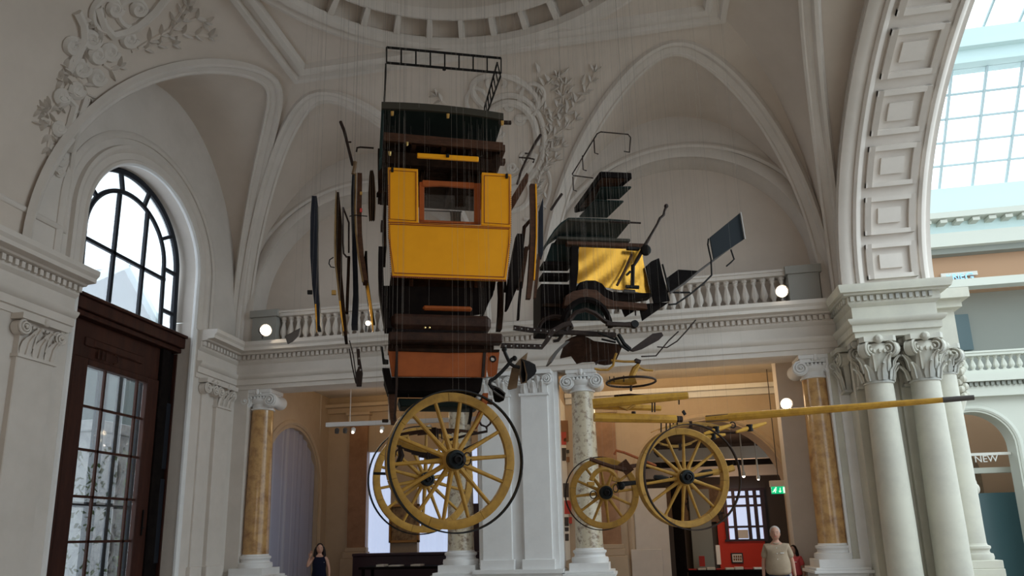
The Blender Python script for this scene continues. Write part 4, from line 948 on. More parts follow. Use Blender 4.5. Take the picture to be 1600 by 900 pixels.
for pts in ([(215, 75), (232, 64), (250, 54), (268, 44), (284, 32), (294, 18)], [(240, 60), (262, 56), (284, 52), (304, 54), (325, 56)], [(262, 50), (272, 34), (282, 20), (290, 8)], [(205, 80), (225, 76), (245, 70), (268, 68)],
            [(105, 130), (98, 146), (92, 164)], [(120, 120), (130, 132), (136, 148)], [(160, 100), (172, 108), (184, 104)], [(82, 190), (78, 210), (74, 230)], [(84, 240), (80, 262)], [(290, 34), (306, 28), (318, 34)]):
    sprig(sl, pts, 20)
for i in range(60):
    f = random.random(); cx_ = 150+(-95)*f+random.uniform(-22, 26)*(1-.3*f); cy_ = 30+200*f+random.uniform(-20, 20); b = MB(); leaf3(b, cx_, cy_, random.uniform(0, 6.28), random.uniform(12, 22)); b.done('leaf', 'plaster', sl, ang=50)
# relief in the attic panel
b = MB()
for cx_, cy_, r1 in ((85, 235, 10), (95, 250, 9), (80, 255, 8), (92, 268, 7)): relief(b, [(cx_+r1*(1-k/18)*math.cos(k*.75), cy_+r1*(1-k/18)*math.sin(k*.75)) for k in range(15)], .03)
b.done('scroll', 'plaster', sl)

# ================================================================== PEOPLE
def body(name, joints, edges, m, parent, sub=1, smooth=True, root=0):
    """one continuous skinned figure; joints = {id: (pos, rx, ry)}"""
    ids = list(joints); P = [Vector(joints[i][0]) for i in ids]; o0 = ORG[parent.name] if parent else P[0]
    me = bpy.data.meshes.new(name); me.from_pydata([p-o0 for p in P], [(ids.index(a), ids.index(b_)) for a, b_ in edges], [])
    o = bpy.data.objects.new(name, me); COL.objects.link(o); o.parent = parent
    if not parent: o.location = o0
    ORG[o.name] = o0; sk = o.modifiers.new('skin', 'SKIN'); sk.use_smooth_shade = True
    for i, v in zip(ids, me.skin_vertices[0].data):
        r = joints[i][1:]; v.radius = (r[0], r[1] if len(r) > 1 else r[0]); v.use_root = (i == ids[root]); v.use_loose = False
    ss = o.modifiers.new('sub', 'SUBSURF'); ss.levels = ss.render_levels = sub
    me.materials.append(MAT[m]); return o
def person(px, py_top, D, H, label, face, arm_l, arm_r, top_m, leg_m, hair_m, hair_long=False, sleeve='short', skin='skin', bulk=1.0, name='person', legs=True, top='shirt'):
    hp = atD(px, py_top, D); H = hp.z; gx, gy = hp.x, hp.y; k = H/1.75; f = Vector(face).normalized(); f.z = 0; r = V(f.y, -f.x, 0)*-1      # r = figure's left
    def W(a, b_, z): return V(gx, gy, 0)+r*(a*k)+f*(b_*k)+V(0, 0, z*k)
    t = thing(name, label, 'person', (gx, gy, 0))
    J = {'pel': (W(0, 0, .96), .15*k*bulk, .115*k*bulk), 'wa': (W(0, .01*bulk, 1.10), .145*k*bulk, .11*k*bulk), 'ch': (W(0, 0, 1.30), .16*k, .115*k), 'up': (W(0, 0, 1.42), .11*k, .085*k), 'nk': (W(0, .01, 1.50), .055*k), 'hd': (W(0, .02, 1.56), .06*k)}
    E = [('pel', 'wa'), ('wa', 'ch'), ('ch', 'up'), ('up', 'nk'), ('nk', 'hd')]
    for s, nm, arm in ((1, 'l', arm_l), (-1, 'r', arm_r)):
        J['s'+nm] = (W(s*.17, 0, 1.385), .06*k); J['e'+nm] = (W(*arm[0]), .042*k); J['w'+nm] = (W(*arm[1]), .028*k); E += [('up', 's'+nm), ('s'+nm, 'e'+nm), ('e'+nm, 'w'+nm)]
        J['h'+nm] = (W(s*.095, 0, .90), .085*k); J['k'+nm] = (W(s*.10, .01, .50), .055*k); J['a'+nm] = (W(s*.10, -.02, .09), .038*k); J['t'+nm] = (W(s*.11, .13, .03), .035*k, .03*k)
        E += [('pel', 'h'+nm), ('h'+nm, 'k'+nm), ('k'+nm, 'a'+nm), ('a'+nm, 't'+nm)]
    bd = body('body', J, E, skin, t, sub=2)
    # head, face, ears
    hc = W(0, .02, 1.635); A3 = (r, f, V(0, 0, 1)); b = MB()
    b.ball(hc, .104*k, 20, 14, (.80, .98, 1.18), A3).ball(W(0, .05, 1.58), .058*k, 12, 9, (.9, .9, .95), A3)
    b.ball(W(0, .122, 1.625), .018*k, 8, 6, (.8, 1.1, 1.5), A3)
    for s in (-1, 1): b.ball(W(s*.082, .01, 1.625), .025*k, 8, 6, (.4, .8, 1.3), A3); b.ball(W(s*.033, .098, 1.655), .018*k, 8, 6, (1.2, .5, .6), A3)
    b.done('head', skin, t, ang=80)
    b = MB()
    for s in (-1, 1): b.ball(W(s*.033, .107, 1.642), .009*k, 8, 6, (1.3, .5, .8), A3); b.bar(W(s*.015, .112, 1.668), W(s*.055, .100, 1.668), .008*k, .007*k)
    b.done('eyes', 'hair_dark', t); MB().ball(W(0, .108, 1.582), .022*k, 10, 6, (1.1, .3, .25), A3).done('mouth', 'pink_top', t)
    b = MB(); rows = []
    if hair_long:
        b.ball(W(0, -.012, 1.66), .112*k, 18, 12, (.86, .95, 1.1), A3)
        for s in (-1, 1): b.tube([W(s*.07, .01, 1.68), W(s*.098, .0, 1.60), W(s*.115, .01, 1.48), W(s*.12, .05, 1.36)], [.04*k, .045*k, .045*k, .015*k], 10)
        b.tube([W(0, -.07, 1.66), W(0, -.09, 1.52), W(0, -.10, 1.38)], [.08*k, .085*k, .05*k], 10)
    else: b.ball(W(0, -.024, 1.672), .108*k, 18, 12, (.86, .96, 1.0), A3)
    b.done('hair', hair_m, t, ang=80)
    # clothing: shirt / dress as its own skinned shell
    g_ = .014
    dr_ = top == 'dress'; JT = {'z': (W(0, 0, .62 if dr_ else .88), .22*k*bulk, .17*k*bulk), 'a': (W(0, .01, .98), .215*k*bulk, .165*k*bulk), 'b': (W(0, .02*bulk, 1.12), (.215 if not hair_long else .165)*k*bulk, .165*k*bulk), 'c': (W(0, .01, 1.27), .20*k, .15*k), 'd': (W(0, 0, 1.415), .17*k, .12*k), 'e': (W(0, .005, 1.475), .10*k, .085*k)}
    S0 = {}; ET = [('z', 'a'), ('a', 'b'), ('b', 'c'), ('c', 'd'), ('d', 'e')]
    if sleeve:
        for s, nm, arm in ((1, 'l', arm_l), (-1, 'r', arm_r)):
            S_ = W(s*.17, 0, 1.40); e_ = W(*arm[0]); JT['s'+nm] = (S_, .080*k); JT['m'+nm] = (S_.lerp(e_, .80), .078*k); ET += [('d', 's'+nm), ('s'+nm, 'm'+nm)]
    if dr_:
        for s, nm in ((1, 'l'), (-1, 'r')): JT['s'+nm] = (W(s*.12, 0, 1.43), .065*k); ET.append(('d', 's'+nm))
    body(top, JT, ET, top_m, t, sub=2)
    if sleeve == 'short':
        MB().tube([W(.07*math.cos(a), .015+.065*math.sin(a), 1.475-.02*math.sin(a)) for a in [i*PI/6 for i in range(12)]], .016*k, 6, closed=True).done('collar', top_m, t)
        b = MB()
        for z in (1.38, 1.28, 1.18, 1.08): b.ball(W(0, .152+(.022 if z < 1.2 else 0), z), .008*k, 6, 5)
        b.done('button', 'plaster_white', t);
        c_ = W(.09, .152, 1.29); MB().bar(c_-r*.03, c_+r*.03, .006, .014).done('name_tag', 'plaster_white', t)
        MB().lathe(W(0, .0, .955), [(.17*k*bulk, -.10), (.17*k*bulk, -.07)], n=24, caps=False).done('belt', 'black_leather', t)
    else: c_ = W(.085, .118, 1.30); MB().bar(c_-r*.03, c_+r*.03, .006, .014).done('name_tag', 'plaster_white', t)
    JL = {'a': (W(0, 0, 1.02), .185*k*bulk, .14*k*bulk), 'b': (W(0, 0, .90), .18*k*bulk, .14*k*bulk)}; EL = [('a', 'b')]
    for s, nm in ((1, 'l'), (-1, 'r')): JL['h'+nm] = (W(s*.095, 0, .82), .095*k); JL['k'+nm] = (W(s*.10, .01, .50), .072*k); JL['n'+nm] = (W(s*.10, -.02, .08), .06*k); EL += [('b', 'h'+nm), ('h'+nm, 'k'+nm), ('k'+nm, 'n'+nm)]
    body('trousers', JL, EL, leg_m, t, sub=2)
    for s, arm, nm in ((1, arm_l, 'left'), (-1, arm_r, 'right')):      # palm and five fingers
        w0, d = W(*arm[1]), (W(*arm[1])-W(*arm[0])).normalized(); pn = Vector(arm[2]) if len(arm) > 2 else f; sd = d.cross(pn).normalized(); pn = sd.cross(d).normalized()
        J = {'w': (w0-d*.01, .026*k, .02*k), 'p': (w0+d*.05*k, .036*k, .016*k), 'q': (w0+d*.085*k, .038*k, .014*k)}; E = [('w', 'p'), ('p', 'q')]
        b = MB(); b.tube([w0-d*.01, w0+d*.04*k, w0+d*.09*k], [.024*k, .034*k, .034*k], 10)
        for i, (o_, l_) in enumerate(((-.028, .068), (-.009, .080), (.010, .076), (.028, .058))):
            q = w0+d*.085*k+sd*o_*k; b.tube([q, q+d*l_*.5*k+pn*.004, q+d*l_*.8*k+pn*.014*k, q+d*l_*k+pn*.026*k], [.0095*k, .009*k, .008*k, .006*k], 6)
        q = w0+d*.03*k-sd*.03*k; b.tube([q, q+d*.03*k-sd*.022*k, q+d*.06*k-sd*.03*k+pn*.01], [.012*k, .010*k, .007*k], 6)
        b.done('hand', skin, t, ang=80)
    for s in (-1, 1): MB().ball(W(s*.105, .06, .045), .05*k, 12, 8, (.85, 2.4, .85), A3).done('shoe', 'black_leather', t)
    return t
def to_cam(px): d = -ray(px, 830); d.z = 0; return d.normalized()
hang_l = ((.25, -.02, 1.12), (.27, .05, .86)); hang_r = ((-.25, -.02, 1.12), (-.27, .05, .86))
person(1210, 824, 12.2, 1.72, 'white haired elderly man in a beige short sleeved shirt walking towards the viewer', to_cam(1210), hang_l, hang_r, 'shirt', 'jeans', 'hair_grey', bulk=1.12)
person(500, 850.5, 15.4, 1.56, 'dark haired woman in a dark sleeveless dress with one arm raised, at the lower left', to_cam(480), ((.24, .0, 1.13), (.25, .06, .88)), ((-.30, .05, 1.20), (-.235, .06, 1.44), (0, -1, 0)), 'dress', 'dress', 'hair_dark', True, sleeve=None, top='dress')
person(1239, 853, 14.9, 1.53, 'person in a pink red top half hidden behind the elderly man at the pier', V(-.6, -.8, 0), hang_l, hang_r, 'pink_top', 'jeans', 'hair_dark', True, top='pink_shirt', sleeve='short')
person(1223, 857, 14.2, 1.50, 'brown haired person in a white top right behind the elderly man', V(-.3, -1, 0), hang_l, hang_r, 'white_top', 'jeans', 'hair_brown', True, top='white_shirt', sleeve='short')
# ================================================================== THE TWO COACHES, TAKEN APART AND HUNG FROM THE CEILING
class Fr:
    def __init__(s, px, py, D, yaw):
        s.o = atD(px, py, D); a = math.radians(yaw); s.u = V(math.cos(a), math.sin(a), 0); s.v = V(-math.sin(a), math.cos(a), 0); s.D = D
    def V(s, x, y, v=0.): d = ray(x, y); n = s.v; return EYE + d*(((s.o-EYE).dot(n)+v)/d.dot(n))
    def U(s, x, y, u=0.): d = ray(x, y); n = s.u; return EYE + d*(((s.o-EYE).dot(n)+u)/d.dot(n))
    def at(s, px, py, v=0.): return (s.V(px, py, v)-s.o).dot(s.u)
    def d(s, p): return (Vector(p)-s.o).dot(s.v)
A = Fr(702, 350, 7.6, 21.5); B_ = Fr(960, 430, 10.6, 21.5)
WIRES = []
def wire(p, what): WIRES.append((Vector(p), what))
def slab(F, name, m, px, v=0., th=.03, parent=None, wt=None, bevel=.004, **k):
    P = [F.V(*q, v) for q in px]; o = MB().prism(P, F.v*th).done(name, m, parent, bevel=bevel, **k)
    if wt: hang(P, wt)
    return o
def hang(P, what):
    top = sorted(P, key=lambda p: -p.z)[:max(2, len(P)//2)]
    a = min(top, key=lambda p: p.x); b = max(top, key=lambda p: p.x); WIRES.append((a.lerp(b, .12), what, 'left')); WIRES.append((a.lerp(b, .88), what, 'right'))
def flat(F, name, m, px, z, th=.03, parent=None, wt=None, bevel=.004, **k):       # horizontal board seen from below
    P = [onZ(*q, z) for q in px]; o = MB().prism(P, V(0, 0, th)).done(name, m, parent, bevel=bevel, **k)
    if wt: hang([p+V(0, 0, th) for p in P], wt)
    return o
def strip(F, name, m, px, v=0., dep=.5, th=.035, parent=None, wt=None, **k):        # board curved in height, running back from the near edge
    P = [F.V(q[0], q[1], v) for q in px]; T = [th*(q[2] if len(q) > 2 else 1) for q in px]
    o = MB().sweep(None, [[p-F.u*t/2, p+F.u*t/2, p+F.u*t/2+F.v*dep, p-F.u*t/2+F.v*dep] for p, t in zip(P, T)]).done(name, m, parent, **k)
    if wt: WIRES.append((P[0]+F.v*dep*.1, wt, 'near')); WIRES.append((P[0]+F.v*dep*.9, wt, 'far'))
    return o
def rod(F, name, m, px, r=.012, v=0., parent=None, wt=None, n=6, mb=None, **k):
    P = [F.V(q[0], q[1], q[2] if len(q) > 2 else v) for q in px]
    b = (mb or MB()).tube(P, r, n)
    if mb is not None: return b
    o = b.done(name, m, parent, **k)
    if wt: WIRES.append((max(P, key=lambda p: p.z), wt, None))
    return o
def hbar(F, name, m, p, q, v, h, dep, parent=None, wt=None, bevel=.006, **k):      # beam across, px end points of its centre line, height h, depth dep (m)
    a, c = F.V(*p, v), F.V(*q, v); e = V(0, 0, h/2)
    o = MB().hexa([a-e, c-e, c-e+F.v*dep, a-e+F.v*dep, a+e, c+e, c+e+F.v*dep, a+e+F.v*dep]).done(name, m, parent, bevel=bevel, **k)
    if wt: hang([a+e, c+e], wt)
    return o
# ------------------------------------------------------------------ COACH A
g = 'parts of the near coach'
def K_(label, cat, g_=None): return dict(label=label, cat=cat, group=g_)
# luggage rail
def ladder(F, p0, p1, q1, q0, v0, v1, n, parent, name):
    a, b_, c, d_ = F.V(*p0, v0), F.V(*p1, v1), F.V(*q1, v1), F.V(*q0, v0)
    s = MB().bar(a, b_, .016, .022).bar(d_, c, .016, .022).done(name, 'black_iron', parent)
    for i in range(n): f = i/(n-1); MB().bar(d_.lerp(c, f), a.lerp(b_, f), .014, .014, (0, 1, 0)).done('rail_post', 'black_iron', parent)
    return a, b_, c, d_
rl = thing('roof_rail', 'black iron luggage rail hanging highest above the near coach', 'railing', A.V(690, 100, 0), None)
a_, b2, c_, d_ = ladder(A, (604, 74), (783, 91), (783, 114), (604, 98), 0, 0, 9, rl, 'front_rail')
zt_ = A.V(777, 98, .02).z; pf_ = onZ(757, 168, zt_); vf = A.d(pf_)
zb_ = A.V(781, 118, .02).z
p0, p1 = A.V(777, 98, .02), pf_; q0 = A.V(782, 119, .02); q1 = V(0, 0, 0); q1 = pf_-V(0, 0, zt_-q0.z)
MB().bar(p0, p1, .016, .022).bar(q0, q1, .016, .022).done('side_rail', 'black_iron', rl)
for i in range(8): f = i/7; MB().bar(q0.lerp(q1, f), p0.lerp(p1, f), .014, .014, (1, 0, 0)).done('rail_post', 'black_iron', rl)
l0 = A.V(603, 100, .02); l1 = l0+(p1-p0)
MB().bar(l0, l1, .016, .022).bar(l0-V(0, 0, .15), l1-V(0, 0, .15), .016, .022).done('side_rail', 'black_iron', rl)
for i in range(8): f = i/7; MB().bar(l0.lerp(l1, f), l0.lerp(l1, f)-V(0, 0, .15), .014, .014, (1, 0, 0)).done('rail_post', 'black_iron', rl)
MB().lathe(A.V(694, 109, 0), [(.022, 0), (.012, .01), (.008, .03)], n=8).done('foot', 'black_iron', rl); WIRES += [(a_, 'iron luggage rail', 'left'), (b2, 'iron luggage rail', 'right')]
# roof
vr = -.12; zr_ = A.V(690, 178, vr).z
roof = thing('coach_roof', 'dark green roof panel of the near coach under the luggage rail', 'roof panel', A.V(690, 178, .4), g)
n = 14; rows = []
e0 = A.V(596, 168, vr); e1 = A.V(786, 181, vr); e1.z = e0.z = zr_; RL = 1.15
for k in range(n+1):
    f = k/n; p = e0.lerp(e1, f)+V(0, 0, .03*(1-(2*f-1)**2)); rows.append([p, p+A.v*RL])
b = MB(); vs = [q for r in rows for q in r]+[q+V(0, 0, .035) for r in rows for q in r]; m_ = 2*(n+1); fs = []
for k in range(n): i = 2*k; fs += [(i, i+2, i+3, i+1), (i+m_, i+1+m_, i+3+m_, i+2+m_), (i, i+m_, i+2+m_, i+2), (i+1, i+3, i+3+m_, i+1+m_)]
fs += [(0, 1, 1+m_, m_), (2*n, 2*n+m_, 2*n+1+m_, 2*n+1)]
b.add(vs, fs).done('roof_board', 'black_green', roof)
b = MB(); b.sweep(None, [[r[0]-A.v*.03+V(0, 0, -.02), r[0]+V(0, 0, -.02), r[0]+V(0, 0, .06), r[0]-A.v*.03+V(0, 0, .06)] for r in rows]).done('fascia', 'olive_edge', roof)
slab(A, 'side_skirt', 'black_green', [(596, 168), (600, 168), (597, 245), (592, 250)], vr, .5, roof)
MB().bar(e1+A.u*-.05-V(0, 0, .04), e1+A.u*.09-V(0, 0, .03), .03, .035).done('iron_stay', 'brown_iron', roof)
for px_, py_ in ((613, 176), (700, 180), (785, 191)): slab(A, 'brass_bracket', 'yellow_trim', [(px_-2.5, py_-3), (px_+2.5, py_-3), (px_+2, py_+4), (px_-2, py_+4)], vr-.04, .02, roof)
for f, sd in ((.04, 'left near'), (.96, 'right near'), ): WIRES.append((e0.lerp(e1, f)+V(0, 0, .05), 'green coach roof', sd))
for f, sd in ((.3, 'inner left'), (.6, 'inner right'), ): WIRES.append((e0.lerp(e1, f)-A.v*.05+V(0, 0, .02), 'green coach roof', sd))
# ribbed roof frame (two layers)
def tray(name, label, z, l, r, v0, L, nb, m, edge, wt, cat='roof frame', hgt=.07):
    t = thing(name, label, cat, (l+r)/2+A.v*(v0+L/2), g); Lr = r-l
    l = l+A.v*0; r = r+A.v*0
    nbd = 8
    for k in range(nbd): MB().hexa([l+A.v*(L*k/nbd+.006)+V(0, 0, hgt*.6), r+A.v*(L*k/nbd+.006)+V(0, 0, hgt*.6), r+A.v*(L*(k+1)/nbd-.006)+V(0, 0, hgt*.6), l+A.v*(L*(k+1)/nbd-.006)+V(0, 0, hgt*.6),
        l+A.v*(L*k/nbd+.006)+V(0, 0, hgt), r+A.v*(L*k/nbd+.006)+V(0, 0, hgt), r+A.v*(L*(k+1)/nbd-.006)+V(0, 0, hgt), l+A.v*(L*(k+1)/nbd-.006)+V(0, 0, hgt)]).done('board', m, t)
    for k in range(nb): c = l.lerp(r, k/(nb-1)); MB().bar(c+V(0, 0, hgt*.4), c+A.v*L+V(0, 0, hgt*.4), .05, hgt*.8).done('rib', edge, t)
    for v_ in (0, L): MB().bar(l+A.v*v_+V(0, 0, hgt/2), r+A.v*v_+V(0, 0, hgt/2), .03, hgt).done('rail', edge, t)
    WIRES.append((l+V(0, 0, hgt), wt, 'left')); WIRES.append((r+V(0, 0, hgt), wt, 'right')); return t
zz = A.V(690, 228, 0).z
def lvl(px, py, v, z): p = A.V(px, py, v); p.z = z; return p
t1 = tray('roof_frame', 'brown ribbed wooden roof frame just under the green coach roof', zz, lvl(599, 228, 0, zz), lvl(786, 232, 0, zz), 0, 1.1, 5, 'old_wood', 'old_wood', 'ribbed roof frame', hgt=.10)
for f, v_ in ((.22, -.02), (.06, -.02)): pass
slab(A, 'brass_plate', 'brass', [(634, 221), (638, 221), (638, 227), (635, 228)], -.03, .01, t1); slab(A, 'brass_plate', 'brass', [(606, 236), (611, 236), (611, 243), (607, 243)], -.03, .01, t1)
zz = A.V(690, 262, .1).z
t2 = tray('roof_frame', 'darker lower roof frame above the yellow rear panel, wider at the left', zz, lvl(596, 250, .1, zz), lvl(768, 262, .1, zz), .1, 1.0, 4, 'old_wood_dark', 'old_wood_dark', 'lower roof frame', hgt=.14)
strip(A, 'corner_post', 'old_wood_dark', [(594, 232), (594, 270), (595, 298), (592, 302)], .12, .1, .05, t2); strip(A, 'corner_post', 'old_wood_dark', [(778, 240), (772, 262), (768, 272)], .12, .1, .09, t2)
hbar(A, 'cross_beam', 'old_wood', (752, 248), (790, 251), .3, .06, .08, None, 'short beam end', label='short brown beam end sticking out right of the roof frames', cat='beam')
hd = hbar(A, 'header_board', 'yellow', (652, 242), (748, 248), -.12, .055, .03, None, 'yellow header strip', label='narrow yellow header strip above the rear window', cat='board')
slab(A, 'black_catch', 'black_iron', [(697, 240), (702, 240), (702, 245), (697, 245)], -.14, .02, hd)
# yellow rear body
yb = thing('rear_body_panel', 'big yellow coach back panel with window opening and black pinstripes', 'coach panel', A.V(702, 437, 0), g)
def line(px, par, m='red_line', r=.005, v=-.004, closed=True):
    P = [A.V(x, y, v) for x, y in px]; MB().tube(P, r, 4, closed=closed).done('pinstripe', m, par)
lp = slab(A, 'left_panel', 'yellow', [(606, 261), (653, 264), (654, 348), (607, 345)], 0, .05, yb); rp = slab(A, 'right_panel', 'yellow', [(753, 269), (799, 272), (799, 354), (752, 351)], 0, .05, yb)
lo = slab(A, 'lower_panel', 'yellow', [(607, 345), (654, 348), (752, 352), (799, 354), (798, 372), (795, 405), (791, 438), (702, 435), (613, 431), (610, 400), (607, 370)], 0, .05, yb)
line([(609, 266), (650, 268.5), (650, 345), (609, 342)], lp); line([(757, 274), (796, 276), (796, 350.5), (757, 348)], rp)
line([(609, 350), (796, 358), (795, 380), (788, 433), (616, 426.5), (610, 385)], lo); line([(607, 347), (797, 356)], lo, closed=False)
line([(614, 431.5), (790.5, 437.5)], lo, 'red_line', .004, closed=False)
b = MB()
for i in range(60): f = i/59; b.ball(A.V(613.5+177*f, 432.4+6.1*f, -.002), .008, 5, 4)
for i in range(42): f = i/41; b.ball(A.V(798.5-(7.5 if f > .6 else 1)*max(0, f-.35), 300+135*f, -.002), .006, 5, 4); b.ball(A.V(606.5+(6.5 if f > .6 else 1)*max(0, f-.35), 290+140*f, -.002), .006, 5, 4)
b.done('nail_row', 'red_line', lo, kind='stuff')
for px_, py_ in ((613, 264), (792, 274)): slab(A, 'black_hinge', 'black_iron', [(px_-2, py_-3), (px_+2, py_-3), (px_+2, py_+4), (px_-2, py_+4)], -.02, .02, yb)
hang([A.V(606, 262, .02), A.V(799, 272, .02)], 'yellow rear panel'); WIRES.append((A.V(622, 262, -.02), 'yellow rear panel', 'inner left')); WIRES.append((A.V(787, 272, -.02), 'yellow rear panel', 'inner right'))
wf_ = thing('window_frame', 'reddish wooden window frame inside the opening of the yellow panel', 'window frame', A.V(705, 347, .09), g)
slab(A, 'stile', 'red_wood', [(655, 284), (663, 284), (663, 347), (655, 346)], .07, .03, wf_); slab(A, 'stile', 'red_wood', [(741, 286), (751, 286), (751, 350), (741, 349)], .07, .03, wf_)
slab(A, 'top_rail', 'red_wood', [(660, 281), (741, 285), (741, 294), (690, 290), (660, 291)], .06, .03, wf_); slab(A, 'bottom_rail', 'red_wood', [(655, 343), (751, 347), (751, 350), (655, 347)], .07, .03, wf_)
slab(A, 'pane', 'glass', [(663, 291), (741, 293), (741, 347), (663, 344)], .085, .004, wf_, bevel=0); hang([A.V(656, 283, .08), A.V(750, 285, .08)], 'red window frame')
def curtain(F, px, v, w, nf, name_, label, wt, m='curtain'):        # gathered cloth; px = [(xl,y,xr)...] from top to bottom
    rows = []
    for (xl, y, xr) in px:
        a, c = F.V(xl, y, v), F.V(xr, y, v); rows.append([a.lerp(c, k/(nf*4))+F.v*(.018*math.sin(k*PI/2)) for k in range(nf*4+1)])
    rows2 = [[p+F.v*.006 for p in r] for r in rows]
    o = MB().grid(rows).grid(rows2).done(name_, m, None, label, 'curtain', 'coach curtains', ang=80)
    WIRES.append((rows[0][0], wt, 'left')); WIRES.append((rows[0][-1], wt, 'right')); return o
curtain(A, [(643, 247, 664), (643, 262, 664), (644, 285, 662)], .35, 0, 5, 'coach_curtain', 'brown striped curtain behind the left of the rear window top', 'left rear curtain')
curtain(A, [(731, 250, 751), (731, 270, 751), (733, 288, 750)], .35, 0, 5, 'coach_curtain', 'brown striped curtain behind the right of the rear window top', 'right rear curtain')
slab(A, 'inner_plank', 'old_wood', [(664, 250), (733, 253), (731, 284), (666, 282)], .55, .03, label='dark brown inner panel seen through the top of the rear window', cat='board', wt='inner panel')
slab(A, 'inner_board', 'old_wood_dark', [(664, 288), (735, 290), (732, 303), (700, 301), (663, 300)], .9, .04, label='dark hanging board low behind the rear window', cat='board', wt='inner low board')
curtain(A, [(703, 330, 721), (704, 338, 720), (704, 348, 720)], 1.3, 0, 4, 'coach_curtain', 'small bunched curtain on a rod deep inside the rear window', 'small bunched curtain')
rod(A, 'curtain_rod', 'brown_iron', [(660, 329), (690, 330), (722, 331)], .007, 1.28, label='thin dark curtain rod holding the small bunched curtain', cat='rod', wt='curtain rod')
# under the body
slab(A, 'seat_plank', 'old_wood_dark', [(618, 431), (775, 436), (772, 453), (612, 450)], .35, .04, label='dark brown seat front board right below the yellow panel', cat='board', wt='seat front board') if False else slab(A, 'seat_plank', 'old_wood_dark', [(612, 420), (777, 424), (773, 453), (608, 450)], .35, .04, label='dark brown seat front board right below the yellow panel', cat='board', wt='seat front board')
for px_ in (643, 744): slab(A, 'seat_strut', 'old_wood', [(px_-2.5, 436), (px_+2.5, 436), (px_+2.5, 450), (px_-2.5, 450)], .30, .04, label='small upright strut at the %s of the seat front' % ('left' if px_ < 700 else 'right'), cat='strut')
sb = thing('boot_box', 'black box body with slanting ends under the yellow panel', 'box', A.V(690, 490, .3), g)
slab(A, 'box_front', 'black_wood', [(597, 446), (773, 450), (770, 462), (754, 490), (601, 512)], .2, .03, sb); slab(A, 'box_side', 'black_wood', [(604, 446), (606, 446), (609, 490), (607, 490)], .2, .7, sb); slab(A, 'box_side', 'black_wood', [(770, 450), (773, 450), (757, 490), (754, 490)], .2, .7, sb); hang([A.V(600, 447, .22), A.V(771, 450, .22)], 'black box body')
strip(A, 'side_board', 'black_wood', [(596, 385, 1.2), (595, 420), (596, 450), (600, 480), (607, 512, 1.4)], -.05, .22, .05, wt='curved black side board', label='tall curved black side board left below the yellow panel', cat='board')
strip(A, 'side_board', 'old_wood_dark', [(602, 300), (601, 340), (602, 385)], .03, .6, .03, wt='straight dark side board', label='dark side board close to the left edge of the yellow panel', cat='board')
strip(A, 'side_iron', 'brown_iron', [(597, 344), (596, 352), (596, 362)], -.03, .02, .02, wt='small side iron', label='small dark iron just left of the yellow panel', cat='iron')
hbar(A, 'red_rail', 'red_wood', (661, 480), (738, 482), .02, .05, .06, label='short reddish rounded rail before the black box', cat='rail', wt='short reddish rail', bevel=.018)
hbar(A, 'bench_seat', 'leather', (611, 500), (768, 504), -.05, .165, .42, label='worn brown leather bench seat with rounded corners', cat='seat', wt='leather bench', bevel=.04)
hbar(A, 'frame_beam', 'leather', (607, 525), (786, 528), -.1, .10, .15, label='long dark brown frame beam below the leather bench, sticking out right', cat='beam', wt='long frame beam', bevel=.015)
hbar(A, 'frame_beam', 'old_wood_dark', (607, 538), (772, 540), .05, .09, .3, label='blackish frame beam just above the orange brown board', cat='beam', wt='blackish frame beam', bevel=.01)
for px_ in (664, 671): MB().ball(A.V(px_, 512, -.07), .012, 6, 5).done('seat_nail', 'brass', None, 'tiny brass nail %s on the leather bench front' % ('left' if px_ < 668 else 'right'), 'nail')
# orange brown board
ob_ = thing('floor_board', 'orange brown tapered floor board with dark iron straps and a round hole', 'board', A.V(690, 590, -.15), g)
C0 = A.V(770, 561, -.15); b = MB(); hp = []
outl = [(606, 545), (700, 546), (781, 547), (779, 562), (776, 589), (690, 589), (612, 588), (608, 566)]
P = [A.V(x, y, -.15) for x, y in outl]
b.prism([A.V(*q, -.15) for q in ((606, 545), (762, 547), (760, 589), (612, 588))], A.v*.04); b.done('board', 'red_wood', ob_, bevel=.006)
sec = [A.V(*q, -.15) for q in ((762, 547), (781, 547), (776, 589), (760, 589))]; ns = 24; rows = []
for k in range(ns+1):
    t = 2*PI*k/ns; d = A.u*math.cos(t)+V(0, 0, math.sin(t)); rows.append(d)
def rayhit(c, d):
    best = 9
    for i in range(4):
        p, q = sec[i], sec[(i+1) % 4]; e = q-p; M = Matrix(((d.dot(A.u), -e.dot(A.u)), (d.z, -e.z)))
        if abs(M.determinant()) < 1e-9: continue
        s_ = M.inverted() @ Vector(((p-c).dot(A.u), (p-c).z))
        if s_[0] > 1e-6 and -1e-6 <= s_[1] <= 1+1e-6: best = min(best, s_[0])
    return c+d*best
MB().grid([[C0+d*.024, rayhit(C0, d)] for d in rows]).grid([[C0+d*.024, C0+d*.024+A.v*.04] for d in rows]).done('end_block', 'red_wood', ob_)
MB().tube([C0+d*.028-A.v*.004 for d in rows[:-1]], .008, 6, closed=True).done('hole_ring', 'black_iron', ob_)
for xs in ((755, 760), (619, 622.5)): slab(A, 'iron_strap', 'brown_iron', [(xs[0], 546), (xs[1], 546), (xs[1]-3, 589), (xs[0]-3, 589)], -.16, .01, ob_)
slab(A, 'dark_edge', 'old_wood_dark', [(607, 544), (781, 546), (780, 550), (700, 551), (607, 548)], -.165, .015, ob_); hang([A.V(606, 545, -.13), A.V(781, 547, -.13)], 'orange brown board')
slab(A, 'lower_box', 'black_wood', [(600, 589), (755, 590), (751, 612), (607, 611)], .05, .35, wt='lower black box', label='black box directly under the orange brown board', cat='box', bevel=.01)
